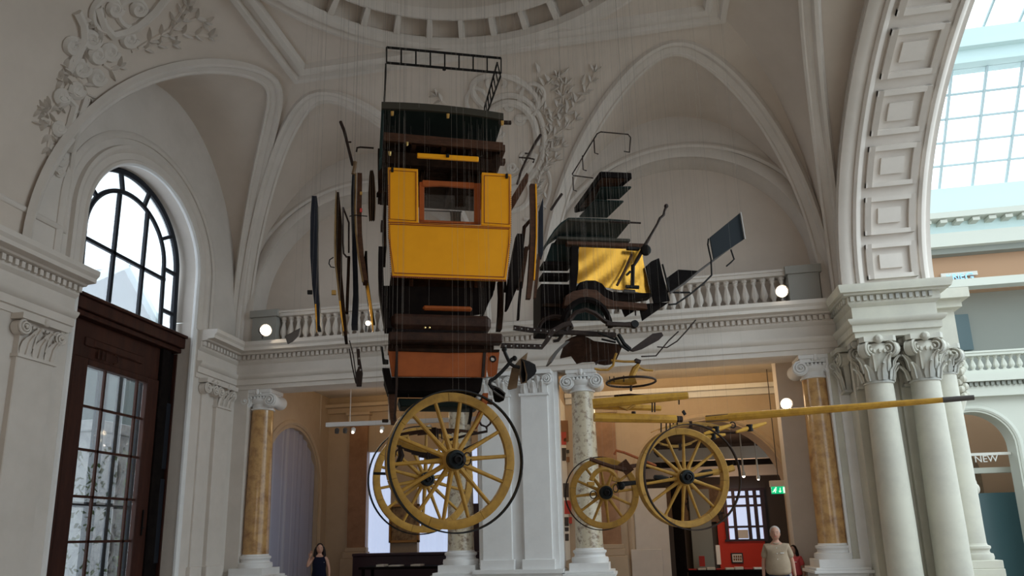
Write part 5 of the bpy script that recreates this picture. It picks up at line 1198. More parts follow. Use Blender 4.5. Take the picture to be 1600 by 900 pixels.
slab(A, 'lower_board', 'black_green', [(622, 622), (755, 624), (748, 637), (626, 635)], .2, .3, wt='lower dark board', label='dark board behind the top of the big wheel', cat='board', bevel=.01)
slab(A, 'corner_bracket', 'black_iron', [(595, 541), (598, 541), (601, 561), (607, 562), (607, 569), (598, 569)], -.12, .02, wt='L shaped bracket', label='black L shaped bracket at the left of the orange brown board', cat='bracket')
strip(A, 'corner_block', 'black_wood', [(603, 575), (607, 595), (612, 612)], -.14, .12, .07, wt='black corner block', label='black slanted corner block left under the orange brown board', cat='block')
strip(A, 'long_strap', 'brown_iron', [(620, 540), (620, 600), (618, 640), (616, 658)], -.19, .02, .022, wt='long iron strap', label='long vertical iron strap crossing the left of the orange board', cat='strap')
strip(A, 'frame_post', 'old_wood', [(612, 612), (613, 640), (616, 662)], .0, .10, .06, wt='left lower post', label='brown frame post left above the big wheel', cat='post')
strip(A, 'frame_post', 'black_iron', [(609, 620), (612, 640), (614, 662)], .2, .10, .035, wt='black lower post', label='black iron post beside the left brown frame post', cat='post')
strip(A, 'frame_post', 'red_wood', [(759, 614), (757, 632), (750, 650), (742, 668)], .02, .12, .055, wt='right reddish post', label='reddish bent frame post at the right behind the wheel rim', cat='post')
strip(A, 'iron_prop', 'black_iron', [(737, 632), (736, 648), (733, 662)], .2, .05, .03, wt='dark prop', label='short black iron prop inside the top right of the big wheel', cat='prop')
hbar(A, 'hook_bar', 'old_wood', (752, 624), (770, 628), .1, .05, .05, label='short wooden cross piece by the right reddish post', cat='block', wt='short cross piece')
hbar(A, 'hook_bar', 'brown_iron', (597, 657), (607, 657), .2, .03, .05, label='short iron stub left of the frame posts', cat='stub', wt='short iron stub')
# leaf springs behind the big wheel
def spring(F, pa, pb, v, sag, n, label, wt, m='brown_iron', flip=1, w_=.06):
    a, c = F.V(*pa, v), F.V(*pb, v); t = thing('leaf_spring', label, 'spring', (a+c)/2, 'leaf springs')
    for j in range(n):
        s = .5-.5*j*.8/n; P_ = []
        for k in range(13):
            f = .5+(k/12*2-1)*s; x = 2*f-1; P_.append(a.lerp(c, f)+V(0, 0, flip*(sag*(x*x-1)-j*.014)))
        MB().sweep(None, [[p-F.v*w_/2, p+F.v*w_/2, p+F.v*w_/2+V(0, 0, .011), p-F.v*w_/2+V(0, 0, .011)] for p in P_]).done('leaf', m, t)
    mid = (a+c)/2-V(0, 0, flip*(sag+n*.007)); MB().bar(mid-V(0, 0, .05), mid+V(0, 0, .05), .05, .08, (0, 1, 0)).done('clamp', 'brown_iron', t)
    WIRES.append((a, wt, 'left')); WIRES.append((c, wt, 'right')); return t
spring(A, (620, 697), (760, 684), .45, .13, 5, 'brown leaf spring seen through the upper half of the big wheel', 'upper leaf spring')
spring(A, (612, 682), (745, 676), .6, -.05, 4, 'bent leaf spring arching above the lower one behind the wheel', 'arched leaf spring', 'old_wood')
hbar(A, 'axle_bed', 'yellow_worn', (617, 690), (672, 712), .6, .07, .1, label='worn yellow axle bed beam inside the left of the big wheel', cat='beam', wt='yellow axle bed')
b = MB(); rod(A, '', '', [(768, 655), (766, 662), (760, 667), (752, 664), (748, 657)], .012, .3, mb=b); rod(A, '', '', [(760, 667), (761, 674), (730, 680), (700, 688)], .014, .3, mb=b); b.done('iron_fork', 'brown_iron', None, 'forked iron stay with open jaw right of the wheel spokes', 'iron'); WIRES.append((A.V(768, 655, .3), 'forked iron stay', None))
b = MB(); rod(A, '', '', [(624, 696), (627, 712), (622, 724), (617, 730)], [.02, .035, .03, .014], .45, mb=b); rod(A, '', '', [(625, 700), (619, 705), (617, 714)], .008, .45, mb=b); b.done('iron_shackle', 'brown_iron', None, 'rusty spring shackle hanging at the left inside the big wheel', 'iron'); WIRES.append((A.V(624, 696, .45), 'rusty shackle', None))
for i, (px_, py_, ln) in enumerate(((684, 672, .16), (690, 673, .12), (668, 700, .18), (671, 702, .1))): rod(A, 'bolt', 'brown_iron', [(px_, py_), (px_+.5, py_+ln*110)], .008, .4, label='thin iron bolt hanging %s near the leaf springs' % ('first from the left', 'second from the left', 'third from the left', 'rightmost')[(2, 3, 0, 1)[i]], cat='bolt') if False else rod(A, 'bolt', 'brown_iron', [(px_, py_), (px_+.5, py_+ln*110)], .008, .4, label='thin hanging iron bolt near the leaf springs, %s of four' % ('third', 'rightmost', 'leftmost', 'second')[i], cat='bolt')
# wheels
def wheel(name, label, px, py, D, Ro, tilt, n, hubr=.11, wid=.055, m='yellow_worn', dish=.03, group='spoked wheels', rimh=.085, spin=.1, lift=0., capr=1., hm='hub_black'):
    c = atD(px, py, D); vd = (c-EYE).normalized(); rr = vd.cross(V(0, 0, 1)).normalized(); nn = (-vd*math.cos(tilt)+rr*math.sin(tilt)); nn = V(nn.x, nn.y, nn.z*.6+lift).normalized()
    e1 = nn.cross(V(0, 0, 1)).normalized()*-1; e2 = nn.cross(e1).normalized(); e2 = e2 if e2.z > 0 else -e2
    t = thing(name, label, 'wheel', c, group)
    def P(a, r, h=0.): return c+(e1*math.cos(a)+e2*math.sin(a))*r+nn*h
    nf = n//2; 
    for j in range(nf):       # felloes
        a0 = 2*PI*j/nf+spin-PI/n; a1 = a0+2*PI/nf-.006
        MB().sweep(None, [[P(a0+(a1-a0)*k/8, r, h) for r, h in ((Ro-rimh, -wid*.42), (Ro-rimh-.004, 0), (Ro-rimh, wid*.42), (Ro-.01, wid/2), (Ro, wid*.42), (Ro, -wid*.42), (Ro-.01, -wid/2))] for k in range(9)]).done('felloe', m, t)
    for j in range(n):
        a = 2*PI*j/n+spin; MB().tube([P(a, hubr*.75, dish), P(a, hubr*1.4, dish*.9), P(a, Ro*.5, dish*.45), P(a, Ro-rimh+.01, 0)], [.028, .027, .021, .019], 8).done('spoke', m, t)
    h = MB().lathe(c, [(hubr*.5, -.17), (hubr*.75, -.15), (hubr*.8, -.06), (hubr*1.15, -.035), (hubr*1.15, .05), (hubr*.95, .06), (hubr*.85, .10)], nn, 24).done('hub', m, t)
    MB().lathe(c, [(hubr*.90*capr, .08), (hubr*.94*capr, .13), (hubr*.86*capr, .16), (hubr*.62*capr, .165), (hubr*.58*capr, .145), (hubr*.3*capr, .145)], nn, 24).done('hub_cap', hm, h)
    MB().lathe(c, [(hubr*.40, .14), (hubr*.40, .185), (hubr*.24, .19), (hubr*.22, .17)], nn, 14).done('axle_nut', 'black_iron', h)
    for k, hh in enumerate((-.15, .068)): MB().lathe(c, [(hubr*(.78 if k == 0 else .99), hh-.012), (hubr*(.82 if k == 0 else 1.0), hh), (hubr*(.78 if k == 0 else .96), hh+.012)], nn, 24).done('hub_band', 'brown_iron' if k == 0 else 'yellow_trim', h)
    WIRES.append((P(PI/2, Ro), label_short(label), None)); return c, nn, P
def label_short(l): return ' '.join(l.split()[:7])
def tyre(label, c, P, R, off, w_=.05, shift=V(0, 0, 0), th=.014, m='black_iron'):
    o = MB().sweep(None, [[P(2*PI*k/72, r, off+h)+shift for r, h in ((R, -w_/2), (R+th, -w_/2), (R+th, w_/2), (R, w_/2))] for k in range(72)], True).done('tyre_hoop', m, None, label, 'tyre', 'iron tyres taken off the wheels')
    WIRES.append((P(PI/2, R+th, off)+shift, label_short(label), None)); return o
c, nn, P = wheel('spoked_wheel', 'biggest yellow spoked wheel hanging lowest under the near coach', 706, 719, 6.8, .657, math.radians(20), 14, .10, .06, spin=.09)
tyre('wide thin black iron tyre floating in front of the biggest wheel', c, P, .667, .12, .045, shift=V(.015, 0, -.01))
rod(A, 'hub_ring', 'brown_iron', [(730+6*math.cos(t*.5), 717+10*math.sin(t*.5)) for t in range(13)], .007, -.45, label='thin iron ring floating beside the black hub of the biggest wheel', cat='ring', wt='thin hub ring')
c, nn, P = wheel('spoked_wheel', 'second yellow spoked wheel behind and left of the biggest one', 663, 749, 9.2, .685, math.radians(20), 14, .10, .06, spin=.2)
tyre('thin black iron tyre behind the second wheel, lower left', c, P, .70, -.14, .045)
MB().lathe(c+nn*-.42+V(.12, 0, 0), [(.05, -.1), (.09, -.05), (.10, .05), (.06, .1)], nn, 18).done('axle_box', 'board_wood', None, 'pale axle box beside the black hub of the second wheel', 'axle box'); WIRES.append((c+V(.2, 0, .1), 'pale axle box', None))
hbar(A, 'iron_axle', 'black_iron', (583, 739.5), (606, 740), 1.0, .03, .03, label='short black axle arm poking out left of the wheels', cat='axle', wt='short black axle arm')
# lamp-like scoops with curved irons at the right
def scoop(name, label, F, rim, bot, v, dep, m, wt, m2='board_wood'):
    R_ = [F.V(x, y, v) for x, y in rim]; Bt = [F.V(x, y, v+dep) for x, y in bot]; n = len(R_); t = thing(name, label, 'scoop', sum((p for p in R_), V(0, 0, 0))/n, 'step scoops')
    MB().add(R_+Bt, [(i, (i+1) % n, (i+1) % n+n, i+n) for i in range(n)]+[list(range(n, 2*n))]).add([p-F.v*.012 for p in R_]+[p-F.v*.012 for p in Bt], [(i, (i+1) % n, (i+1) % n+n, i+n) for i in range(n)]).done('bowl', m, t, ang=25)
    MB().tube(R_, .010, 5, closed=True).done('rim', m2, t); WIRES.append((max(R_, key=lambda p: p.z), wt, None)); return t
slab(A, 'wooden_step', 'board_wood', [(825, 550), (822, 566), (812, 578), (808, 606), (796, 609), (793, 607), (800, 575), (812, 561)], -.18, .02, wt='wooden step', label='pale pointed wooden step board beside the right black scoop', cat='step')
scoop('step_scoop', 'larger black ribbed scoop at the upper right of the big wheel', A, [(814, 561), (819, 566), (823, 585), (822, 597), (815, 599), (812, 585)], [(827, 565), (836, 570), (838, 580), (835, 586), (826, 593), (822, 580)], -.32, .1, 'black_leather', 'larger black scoop')
scoop('step_scoop', 'smaller black drooping scoop touching the big wheel tyre', A, [(768, 602), (780, 607), (789, 615), (788, 622), (778, 616), (770, 610)], [(771, 622), (780, 625), (788, 621), (787, 626), (780, 629), (773, 628)], -.32, .1, 'black_leather', 'smaller black scoop', 'lamp_body')
for lb, pxs, w_ in (('curved black iron arm hooking into the larger scoop', [(788, 546), (789, 551), (793, 560), (797, 568), (803, 572), (812, 574)], 'upper curved iron'),
    ('long curved black iron arm reaching down to the smaller scoop', [(804, 560), (800, 561), (794, 570), (784, 581), (773, 591), (766, 595), (765, 600), (768, 605), (772, 608)], 'lower curved iron')):
    b = MB(); rod(A, '', '', pxs, .018, -.34, mb=b); b.ball(A.V(*pxs[0], -.34), .028, 8, 6); b.done('curved_iron', 'black_iron', None, lb, 'iron'); WIRES.append((A.V(*pxs[0], -.34), w_, None))
# side parts exploded to the left
strip(A, 'door_panel', 'navy', [(491, 306, .9), (490, 340, 1.2), (490, 400, 1.2), (492, 445), (495, 475, .9), (497, 508, .7)], 0, .25, .055, wt='navy door panel', label='long curved navy door panel edge, farthest left of the hanging parts', cat='door panel')
slab(A, 'latch', 'black_iron', [(480, 453), (488, 453), (488, 459), (480, 459)], 0, .03, label='small black latch at the left of the navy panel', cat='latch', wt='small black latch')
slab(A, 'latch', 'yellow_trim', [(518, 453), (525, 453), (525, 460), (518, 460)], 0, .03, label='small wooden latch between the two leftmost long panels', cat='latch', wt='wooden latch')
strip(A, 'brass_tip', 'gold', [(493, 475, 1), (494, 495, 1), (495, 519, .4)], -.06, .02, .014, wt='short brass tip', label='short glinting brass strip at the foot of the navy panel', cat='strip')
o = strip(A, 'curved_timber', 'old_wood_dark', [(528, 300, .5), (529, 330), (529, 370), (529, 410), (532, 445), (535, 480), (540, 524, .6)], .03, .35, .05, wt='brown body side', label='long brown body side with yellow front edge, second from the left', cat='body side')
strip(A, 'yellow_edge', 'edge_dull', [(525, 298, .4), (524, 330), (523.5, 370), (524, 410), (528, 445), (532, 480), (536, 524, .5)], 0, .03, .018, o)
strip(A, 'brass_tip', 'gold', [(531, 470), (533, 490), (537, 517, .4)], -.04, .02, .016, wt='glinting brass edge', label='glinting brass strip low on the brown body side', cat='strip')
b = MB(); rod(A, '', '', [(536, 324), (536, 350), (536, 380), (537, 396), (542, 402)], .010, 0, mb=b); rod(A, '', '', [(536, 324), (545, 348), (545, 395)], .010, .05, mb=b); b.done('sash_frame', 'brown_iron', None, 'thin dark window sash frame hanging edge on', 'window frame'); WIRES.append((A.V(536, 324), 'thin sash frame', None))
strip(A, 'pillar_post', 'old_wood_dark', [(545, 400), (544, 430), (543, 455), (542, 488)], .1, .06, .03, wt='slim dark pillar', label='slim dark pillar strip below the thin sash frame', cat='post')
rod(A, 'door_handle', 'black_iron', [(521, 402), (515, 406), (514, 412), (517, 417), (523, 418)], .006, 0, label='small curved black door handle left of the brown body side', cat='handle', wt='curved handle')
strip(A, 'strap_board', 'navy', [(553, 268, .8), (552, 300), (552, 330), (555, 420, 1.2), (556, 460, 1.3), (554, 508, 1.5)], .25, .2, .045, wt='dark strap board', label='dark blue strap board behind the yellow edged brown board', cat='board')
o = strip(A, 'curved_plank', 'old_wood', [(562, 270), (561, 330), (562, 365), (565, 400), (571, 438)], .02, .16, .05, wt='brown body board', label='brown body board with pale yellow edge and orange tabs, left of the curtain', cat='board')
strip(A, 'yellow_edge', 'edge_dull', [(556, 270, .7), (555, 330), (556, 360), (560, 400), (567, 440)], 0, .03, .018, o)
slab(A, 'paint_tab', 'yellow_trim', [(562, 299), (566, 299), (566, 304), (562, 304)], -.0, .02, o); slab(A, 'paint_tab', 'paper_red', [(562, 325), (566, 325), (566, 331), (562, 331)], 0, .02, o)
o = strip(A, 'curved_edge', 'black_wood', [(572, 392, .6), (571, 410), (573, 440), (578, 475), (584, 505, .7)], .22, .08, .04, wt='curved black edge board', label='curved black edge board with gilded front, right of the brown body board', cat='board')
strip(A, 'gilt_face', 'gold', [(572, 430, .6), (574, 450), (579, 480), (583, 518, .4)], .18, .03, .03, o)
curtain(A, [(578, 266, 583), (577, 275, 585), (575.5, 300, 587), (575.5, 325, 587), (577, 345, 586)], .0, 0, 3, 'coach_curtain', 'narrow rolled brown curtain hanging left of the green roof frames', 'narrow rolled curtain')
b = MB(); rod(A, '', '', [(532, 190), (538, 205), (544, 230), (551, 258)], [.018, .018, .016, .018], 0, mb=b); rod(A, '', '', [(543, 222), (549, 222)], .010, 0, mb=b); b.done('curved_stay', 'brown_iron', None, 'tall slanting iron stay with brass tip, top left of the parts', 'iron'); WIRES.append((A.V(532, 190), 'tall slanting stay', None))
rod(A, 'stay_socket', 'board_wood', [(555, 253), (554, 262), (552, 272)], .022, 0, label='short thick socket at the lower end of the slanting stay', cat='socket', wt='short socket')
b = MB(); rod(A, '', '', [(557, 237), (558, 231), (563, 230), (584, 231.5)], .010, 0, mb=b); b.done('angle_iron', 'brown_iron', None, 'small angled iron rod right of the slanting stay', 'iron'); WIRES.append((A.V(563, 230), 'small angled rod', None))
rod(A, 'cross_pin', 'black_iron', [(546, 338), (556, 336), (574, 338)], .006, 0, label='thin cross pin passing the yellow edged brown board', cat='pin', wt='thin cross pin')
slab(A, 'grey_blade', 'lamp_body', [(469, 512), (466, 524), (457, 533), (449, 537), (445, 525), (456, 519)], 0, .03, wt='grey metal blade', label='small grey metal blade hanging in front of the left balustrade', cat='blade')
rod(A, 'thin_strap', 'brown_iron', [(546, 532), (552, 555), (558, 600)], .006, 0, label='thinnest iron strap left of the perforated plate', cat='strap', wt='thinnest strap')
rod(A, 'thin_strap', 'brown_iron', [(546, 545), (550, 570), (556, 598), (560, 602)], .007, .1, label='second thin iron strap left of the perforated plate', cat='strap', wt='second thin strap')
o = slab(A, 'perforated_plate', 'brown_iron', [(557, 545), (562, 545), (563, 560), (567, 583), (565, 603), (557, 603), (555, 585), (559, 575)], .03, .05, wt='perforated plate', label='dark iron plate with bolt holes left of the orange brown board', cat='plate')
for q in ((561, 560), (560, 572), (563, 578)): MB().ball(A.V(*q, .028), .010, 6, 5).done('bolt_head', 'steel_wire', o)
# right side parts
strip(A, 'curved_plank', 'old_wood', [(832, 287, .9), (833, 330), (833, 370), (831, 410), (829, 440), (826, 466, .9)], 0, .06, .055, wt='right brown board', label='long brown body board with yellow edge right of the yellow panel', cat='board')
strip(A, 'yellow_edge_strip', 'yellow', [(837.5, 287), (838.5, 330), (838.5, 370), (837, 400), (835, 437)], -.01, .03, .014, wt='yellow edge strip', label='thin yellow edge strip along the right brown board', cat='strip')
slab(A, 'navy_panel', 'navy', [(849, 307), (842, 330), (841, 400), (846, 405), (849, 395)], .1, .03, wt='narrow navy panel', label='narrow navy panel behind the yellow edged right board', cat='panel')
o = slab(A, 'flat_bar', 'old_wood', [(823, 269), (826, 273), (825, 284), (806, 318), (800, 328), (800, 307)], .1, .03, wt='slanting flat bar', label='slanting brown flat bar just right of the yellow panel', cat='bar')
b = MB(); rod(A, '', '', [(845, 211), (838, 221), (829, 237), (822, 250), (814, 268), (808, 288)], [.02, .018, .016, .014, .014, .012], .1, mb=b); rod(A, '', '', [(820, 239.5), (827, 240)], .010, .1, mb=b); b.done('curved_stay', 'brown_iron', None, 'tall curved iron stay at the upper right of the near coach', 'iron'); WIRES.append((A.V(845, 211, .1), 'tall curved stay', None))
b = MB(); rod(A, '', '', [(811, 246), (826, 247), (835, 249), (833, 254)], .010, .03, mb=b); b.done('angle_iron', 'brown_iron', None, 'small angled iron crossing the right curved stay', 'iron'); WIRES.append((A.V(826, 247, .08), 'crossing angled iron', None))
o = thing('sash_frame', 'tilted dark wooden sash frame with clear gap at the right', 'window frame', A.V(820, 400, 0))
slab(A, 'stile', 'old_wood_dark', [(829, 340), (831, 344), (822, 356), (818, 390), (812, 395), (817, 353)], .16, .03, o); slab(A, 'stile', 'old_wood', [(829, 344), (832, 344), (829, 385), (821, 400), (818, 398), (827, 380)], .16, .03, o); hang([A.V(829, 342), A.V(820, 352)], 'tilted sash frame')
strip(A, 'ragged_board', 'black_wood', [(813, 365), (811, 390, 1.6), (806, 420, 1.8), (801, 450, 1.4), (793, 482, .3)], .0, .12, .07, wt='ragged black board', label='ragged black leather board hanging below the right sash', cat='board')
strip(A, 'ragged_board', 'old_wood_dark', [(798, 430, .5), (796, 450), (793, 478, .4)], .25, .1, .05, wt='second ragged board', label='small ragged black board left of the larger ragged one', cat='board')
strip(A, 'inner_post', 'old_wood', [(823, 385, .8), (820, 405), (816, 430), (813, 450)], .1, .08, .05, wt='inner brown post', label='brown post between the ragged board and the yellow edged board', cat='post')
strip(A, 'slim_post', 'black_wood', [(815, 440), (812, 470), (810, 499)], -.05, .05, .022, wt='slim black post', label='slim black post reaching lowest right of the near coach', cat='post')
strip(A, 'slim_post', 'old_wood', [(843, 395), (840, 425), (838, 445), (836, 465, .8)], .1, .05, .03, wt='slim brown post', label='slim brown post right of the yellow edge strip', cat='post')
strip(A, 'lower_post', 'old_wood_dark', [(783, 437), (784, 460), (783, 490), (781, 514)], .1, .12, .05, wt='lower dark post', label='dark straight post below the right corner of the yellow panel', cat='post')
strip(A, 'lower_post', 'black_wood', [(790, 438), (790, 455)], .1, .05, .02, wt='tiny lower post', label='very short black post beside the dark straight post', cat='post')
# ------------------------------------------------------------------ COACH B
F = B_; g = 'parts of the far coach'
b = MB(); zz = F.V(960, 208, 0).z
c1 = F.V(935, 207, 0); c2 = F.V(985, 211, 0); c1.z = c2.z = zz; L_ = F.d(onZ(893, 275, zz)); c0 = onZ(893, 274, zz); cc = c0+(c2-c1)*.86
sr_ = thing('seat_rail', 'thin bent iron seat rail hanging above the black seat boxes', 'railing', (c0+c2)/2)
MB().tube([F.V(975, 236.5, .0), F.V(983.5, 238, 0), c2-V(0, 0, .05), c2-F.u*.04, c1+F.u*.04, c1+F.v*.06, c0-F.v*.05, c0+F.u*.03, c0+(c2-c1)*.75+V(0, 0, -.02)], .011, 6).done('rail_hoop', 'brown_iron', sr_)
for (x0, y0, x1, y1, x2, y2), vv in (((928, 216, 930, 242, 936, 243), .25), ((910, 243, 913, 267, 917, 268.5), .8), ((895, 276, 897, 294, 900, 295), 1.35)):
    a = onZ(x0, y0, zz); MB().tube([a, a-V(0, 0, .26), a-V(0, 0, .275)+F.u*.06], .010, 6).done('rail_leg', 'brown_iron', sr_)
WIRES += [(c1, 'bent seat rail', 'left'), (c2, 'bent seat rail', 'right')]
def zbox(name, label, px, z, h, m, wt, cat='seat box', inset=None, m2=None):     # px = 4 corners of its underside outline
    t = thing(name, label, cat, onZ(*px[0], z), g) if inset else None
    P = [onZ(*q, z) for q in px]; c_ = sum(P, V(0, 0, 0))/4
    if inset:
        for i in range(4):
            p, q = P[i], P[(i+1) % 4]; MB().bar(p+V(0, 0, h/2), q+V(0, 0, h/2), .03, h).done('side_board', m, t)
        MB().prism([c_+(p-c_)*inset+V(0, 0, h*.5) for p in P], V(0, 0, .02)).done('bottom', m2, t)
        WIRES.append((P[0]+V(0, 0, h), wt, 'left')); WIRES.append((P[1]+V(0, 0, h), wt, 'right')); return t
    o = MB().prism(P, V(0, 0, h)).done(name, m, None, label, cat, g, bevel=.01); WIRES.append((P[0]+V(0, 0, h), wt, 'left')); WIRES.append((P[1]+V(0, 0, h), wt, 'right')); return o
z1 = F.V(962, 277, 0).z
zbox('seat_box', 'open black seat box with brown underside below the bent rail', [(939, 277), (986, 279), (905, 335), (899, 333)][:2]+[(986-55, 325), (899, 332)], z1, .09, 'black_wood', 'open seat box', inset=.96, m2='old_wood')
z2 = F.V(960, 297, .3).z
zbox('seat_board', 'solid black seat board hanging under the open seat box', [(938, 295), (987, 294), (968, 312), (930, 312)], z2, .04, 'black_green', 'solid seat board', cat='board')
zbox('seat_board', 'large dark board between the seat boxes and the far coach roof', [(929, 314), (975, 316), (949, 341), (905, 340)], F.V(950, 315, .5).z, .035, 'black_green', 'large dark board', cat='board')
rod(F, 'short_rod', 'brown_iron', [(878, 303), (870, 314), (861, 328)], .02, 0, label='short slanting brown rod hanging alone left of the seat boxes', cat='rod', wt='short slanting rod')
# curved roof of the far coach
rf2 = thing('coach_roof', 'dark curved roof panel of the far coach with greyish front edge', 'roof panel', F.V(930, 345, .3), g)
pr = [(854, 385), (858, 374), (866, 362), (876, 351), (888, 343), (910, 343), (940, 344), (985, 347)]; rows = []
P = [F.V(x, y, 0) for x, y in pr]; e = .75
MB().sweep(None, [[p, p+V(0, 0, .03), p+V(0, 0, .03)+F.v*e, p+F.v*e] for p in P]).done('roof_skin', 'black_green', rf2, ang=50)
hbar(F, 'front_edge', 'olive_edge', (888, 343), (985, 347), -.03, .035, .04, rf2); slab(F, 'end_board', 'black_green', [(860, 375), (880, 352), (890, 345), (978, 348), (966, 366), (955, 370), (880, 370)], .55, .04, rf2)
hang([P[4], P[-1]], 'far coach roof'); rod(F, 'roof_rod', 'brown_iron', [(952, 346), (1001, 348.5)], .016, -.06, label='thin rod sticking out right at the far coach roof edge', cat='rod', wt='thin roof rod')
hbar(F, 'cornice_board', 'olive_edge', (872, 371), (985, 375), .0, .045, .35, label='thin dark cornice board just below the far coach roof', cat='board', wt='thin cornice board')
hbar(F, 'top_beam', 'old_wood', (886, 379), (1008, 383), -.03, .055, .1, label='brown weathered top beam above the brass yellow panel', cat='beam', wt='weathered top beam')
hbar(F, 'iron_clamp', 'black_iron', (980, 387), (1000, 388), -.13, .05, .06, label='black iron clamp at the right end of the top beam', cat='clamp', wt='iron clamp', bevel=.01)
MB().ball(F.V(1009, 391, -.22), .09, 8, 6, (.9, .6, 1)).done('lever_knuckle', 'black_iron', None, 'round black knuckle where the long lever meets the top beam', 'knuckle'); WIRES.append((F.V(1009, 388, -.22), 'round knuckle', None))
slab(F, 'side_wing', 'black_green', [(852, 408), (862, 380), (890, 372), (893, 408)], .2, .03, wt='dark side wing', label='dark side wing left of the brass yellow panel', cat='panel')
for i, (ya, yb, lb) in enumerate(((408, 414, 'upper of two thin black ledges left of the brass yellow panel'), (425, 432, 'lower of two thin black ledges left of the brass yellow panel'))): hbar(F, 'thin_ledge', 'black_wood', (849+(-1)*i, (ya+yb)/2), (894, (ya+yb)/2+.5), .1, .06, .25, label=lb, cat='board', wt=('upper', 'lower')[i]+' thin ledge')
slab(F, 'front_post', 'black_wood', [(893, 384), (904, 384), (904, 420), (900, 455), (891, 455)], -.05, .08, wt='black front post', label='thick black post at the left edge of the brass yellow panel', cat='post')
# brass yellow dashboard
rows = []
for i in range(13):
    f = i/12; l = (905-2*f, 386+55*f); r = (1003+17*f**1.3, 390+68*f)
    if f > .8: l = (903, 386+55*f)
    rows.append([F.V(l[0]+(r[0]-l[0])*k/16, (l[1]+(r[1]-l[1])*k/16)+(-10*math.sin(PI*min(1, k/9))*0), 0)+F.v*(.010*math.sin(k*1.1+i*.9)*f+.05*f) for k in range(17)])
bp = MB().grid(rows).grid([[p+F.v*.012 for p in r] for r in rows]).done('brass_dashboard', 'gold', None, 'shiny dented brass yellow front panel of the far coach', 'coach panel', g, ang=80)
hang([rows[0][0], rows[0][-1]], 'brass yellow panel')
# weathered arched wheel-house under it
ah = [(902, 452), (906, 441), (916, 438), (930, 438), (941, 443), (948, 452), (957, 456), (1019, 458), (1019, 463), (975, 470), (950, 470), (936, 462), (915, 458), (902, 462)]
slab(F, 'arched_sill', 'black_wood', ah, -.02, .2, wt='black arched sill', label='black arched sill under the brass yellow panel', cat='sill')
ah2 = [(881, 478), (884, 462), (895, 455), (915, 451), (932, 453), (945, 464), (960, 470), (1010, 474), (1012, 483), (985, 480), (950, 479), (936, 474), (925, 466), (905, 466), (893, 478)]
slab(F, 'arched_timber', 'old_wood', ah2, -.08, .12, wt='weathered arched frame', label='weathered brown arched frame piece below the black sill', cat='frame')
slab(F, 'rear_chest', 'black_wood', [(845, 443), (893, 444), (893, 512), (875, 512), (870, 516), (845, 515)], .1, .5, wt='black chest', label='black nailed chest at the left side of the far coach', cat='chest', bevel=.01)
for i, py_ in enumerate((476, 497)): hbar(F, 'chest_batten', 'old_wood_dark', (848, py_), (879, py_+1), .02, .05, .05, label='%s dark batten across the black chest' % ('upper', 'lower')[i], cat='batten', wt='%s chest batten' % ('upper', 'lower')[i])
slab(F, 'inner_hood', 'black_green', [(893, 500), (896, 475), (910, 463), (930, 464), (942, 476), (945, 500)], .15, .04, wt='black hood', label='black hood panel inside the weathered arch', cat='panel')
def arc_px(cx, cy, rx, ry, a0, a1, n=12): return [(cx+rx*math.cos(math.radians(a0+(a1-a0)*k/n)), cy-ry*math.sin(math.radians(a0+(a1-a0)*k/n))) for k in range(n+1)]
rod(F, 'arched_iron', 'black_wood', arc_px(916, 516, 38, 48, 175, 5), .045, -.2, label='big dark half round iron arch below the brass yellow panel', cat='iron', wt='big iron arch')
rod(F, 'arched_iron', 'brown_iron', arc_px(868, 516, 26, 22, 170, 10), .03, -.06, label='small half round iron at the bottom of the black chest', cat='iron', wt='small iron arch')
rod(F, 'curved_strut', 'brown_iron', [(883, 516), (890, 500), (900, 488), (915, 484), (930, 490), (945, 502), (960, 508), (985, 506)], .035, -.34, label='long S shaped brown strut crossing the big iron arch', cat='strut', wt='S shaped strut')
hbar(F, 'hub_bar', 'brown_iron', (948, 505), (990, 507), -.48, .06, .06, label='short dark bar with round end pointing right, centre of the undercarriage', cat='bar', wt='short dark bar'); MB().lathe(F.V(991, 507, -.45), [(.055, -.04), (.06, 0), (.055, .04)], F.v, 14).done('bar_eye', 'black_iron', None, 'round eye at the right end of the short dark bar', 'eye'); WIRES.append((F.V(991, 504, -.45), 'round bar eye', None))
# lever, bracket
b = MB(); rod(F, '', '', [(1040, 325), (1038, 330), (1037, 336), (1031, 341), (1027, 350), (1017, 367), (1008, 383), (996, 405), (989, 417)], [.02, .018, .022, .022, .018, .02, .03, .03, .02], -.15, mb=b); b.ball(F.V(1041, 322, -.15), .035, 8, 6).done('brake_lever', 'brown_iron', None, 'long black brake lever with curled knob over the brass yellow panel', 'lever'); WIRES.append((F.V(1040, 325, -.15), 'long brake lever', None))
rod(F, 'brake_rod', 'old_wood', [(987, 398), (975, 425), (964, 446)], .02, -.12, label='slanting wooden rod lying before the brass yellow panel', cat='rod', wt='slanting wooden rod')
b = MB(); rod(F, '', '', [(989, 414), (988, 450)], .03, -.14, mb=b); rod(F, '', '', [(978, 448), (998, 449)], .03, -.14, mb=b); rod(F, '', '', [(979, 430), (985, 424)], .018, -.14, mb=b); b.done('lever_bracket', 'black_iron', None, 'black T shaped lever bracket on the brass yellow panel', 'bracket'); WIRES.append((F.V(989, 414, -.14), 'lever bracket', None))
hbar(F, 'bracket_plate', 'lamp_body', (975, 454), (993, 455), -.1, .05, .06, label='grey foot plate under the T shaped bracket', cat='plate', wt='grey foot plate')
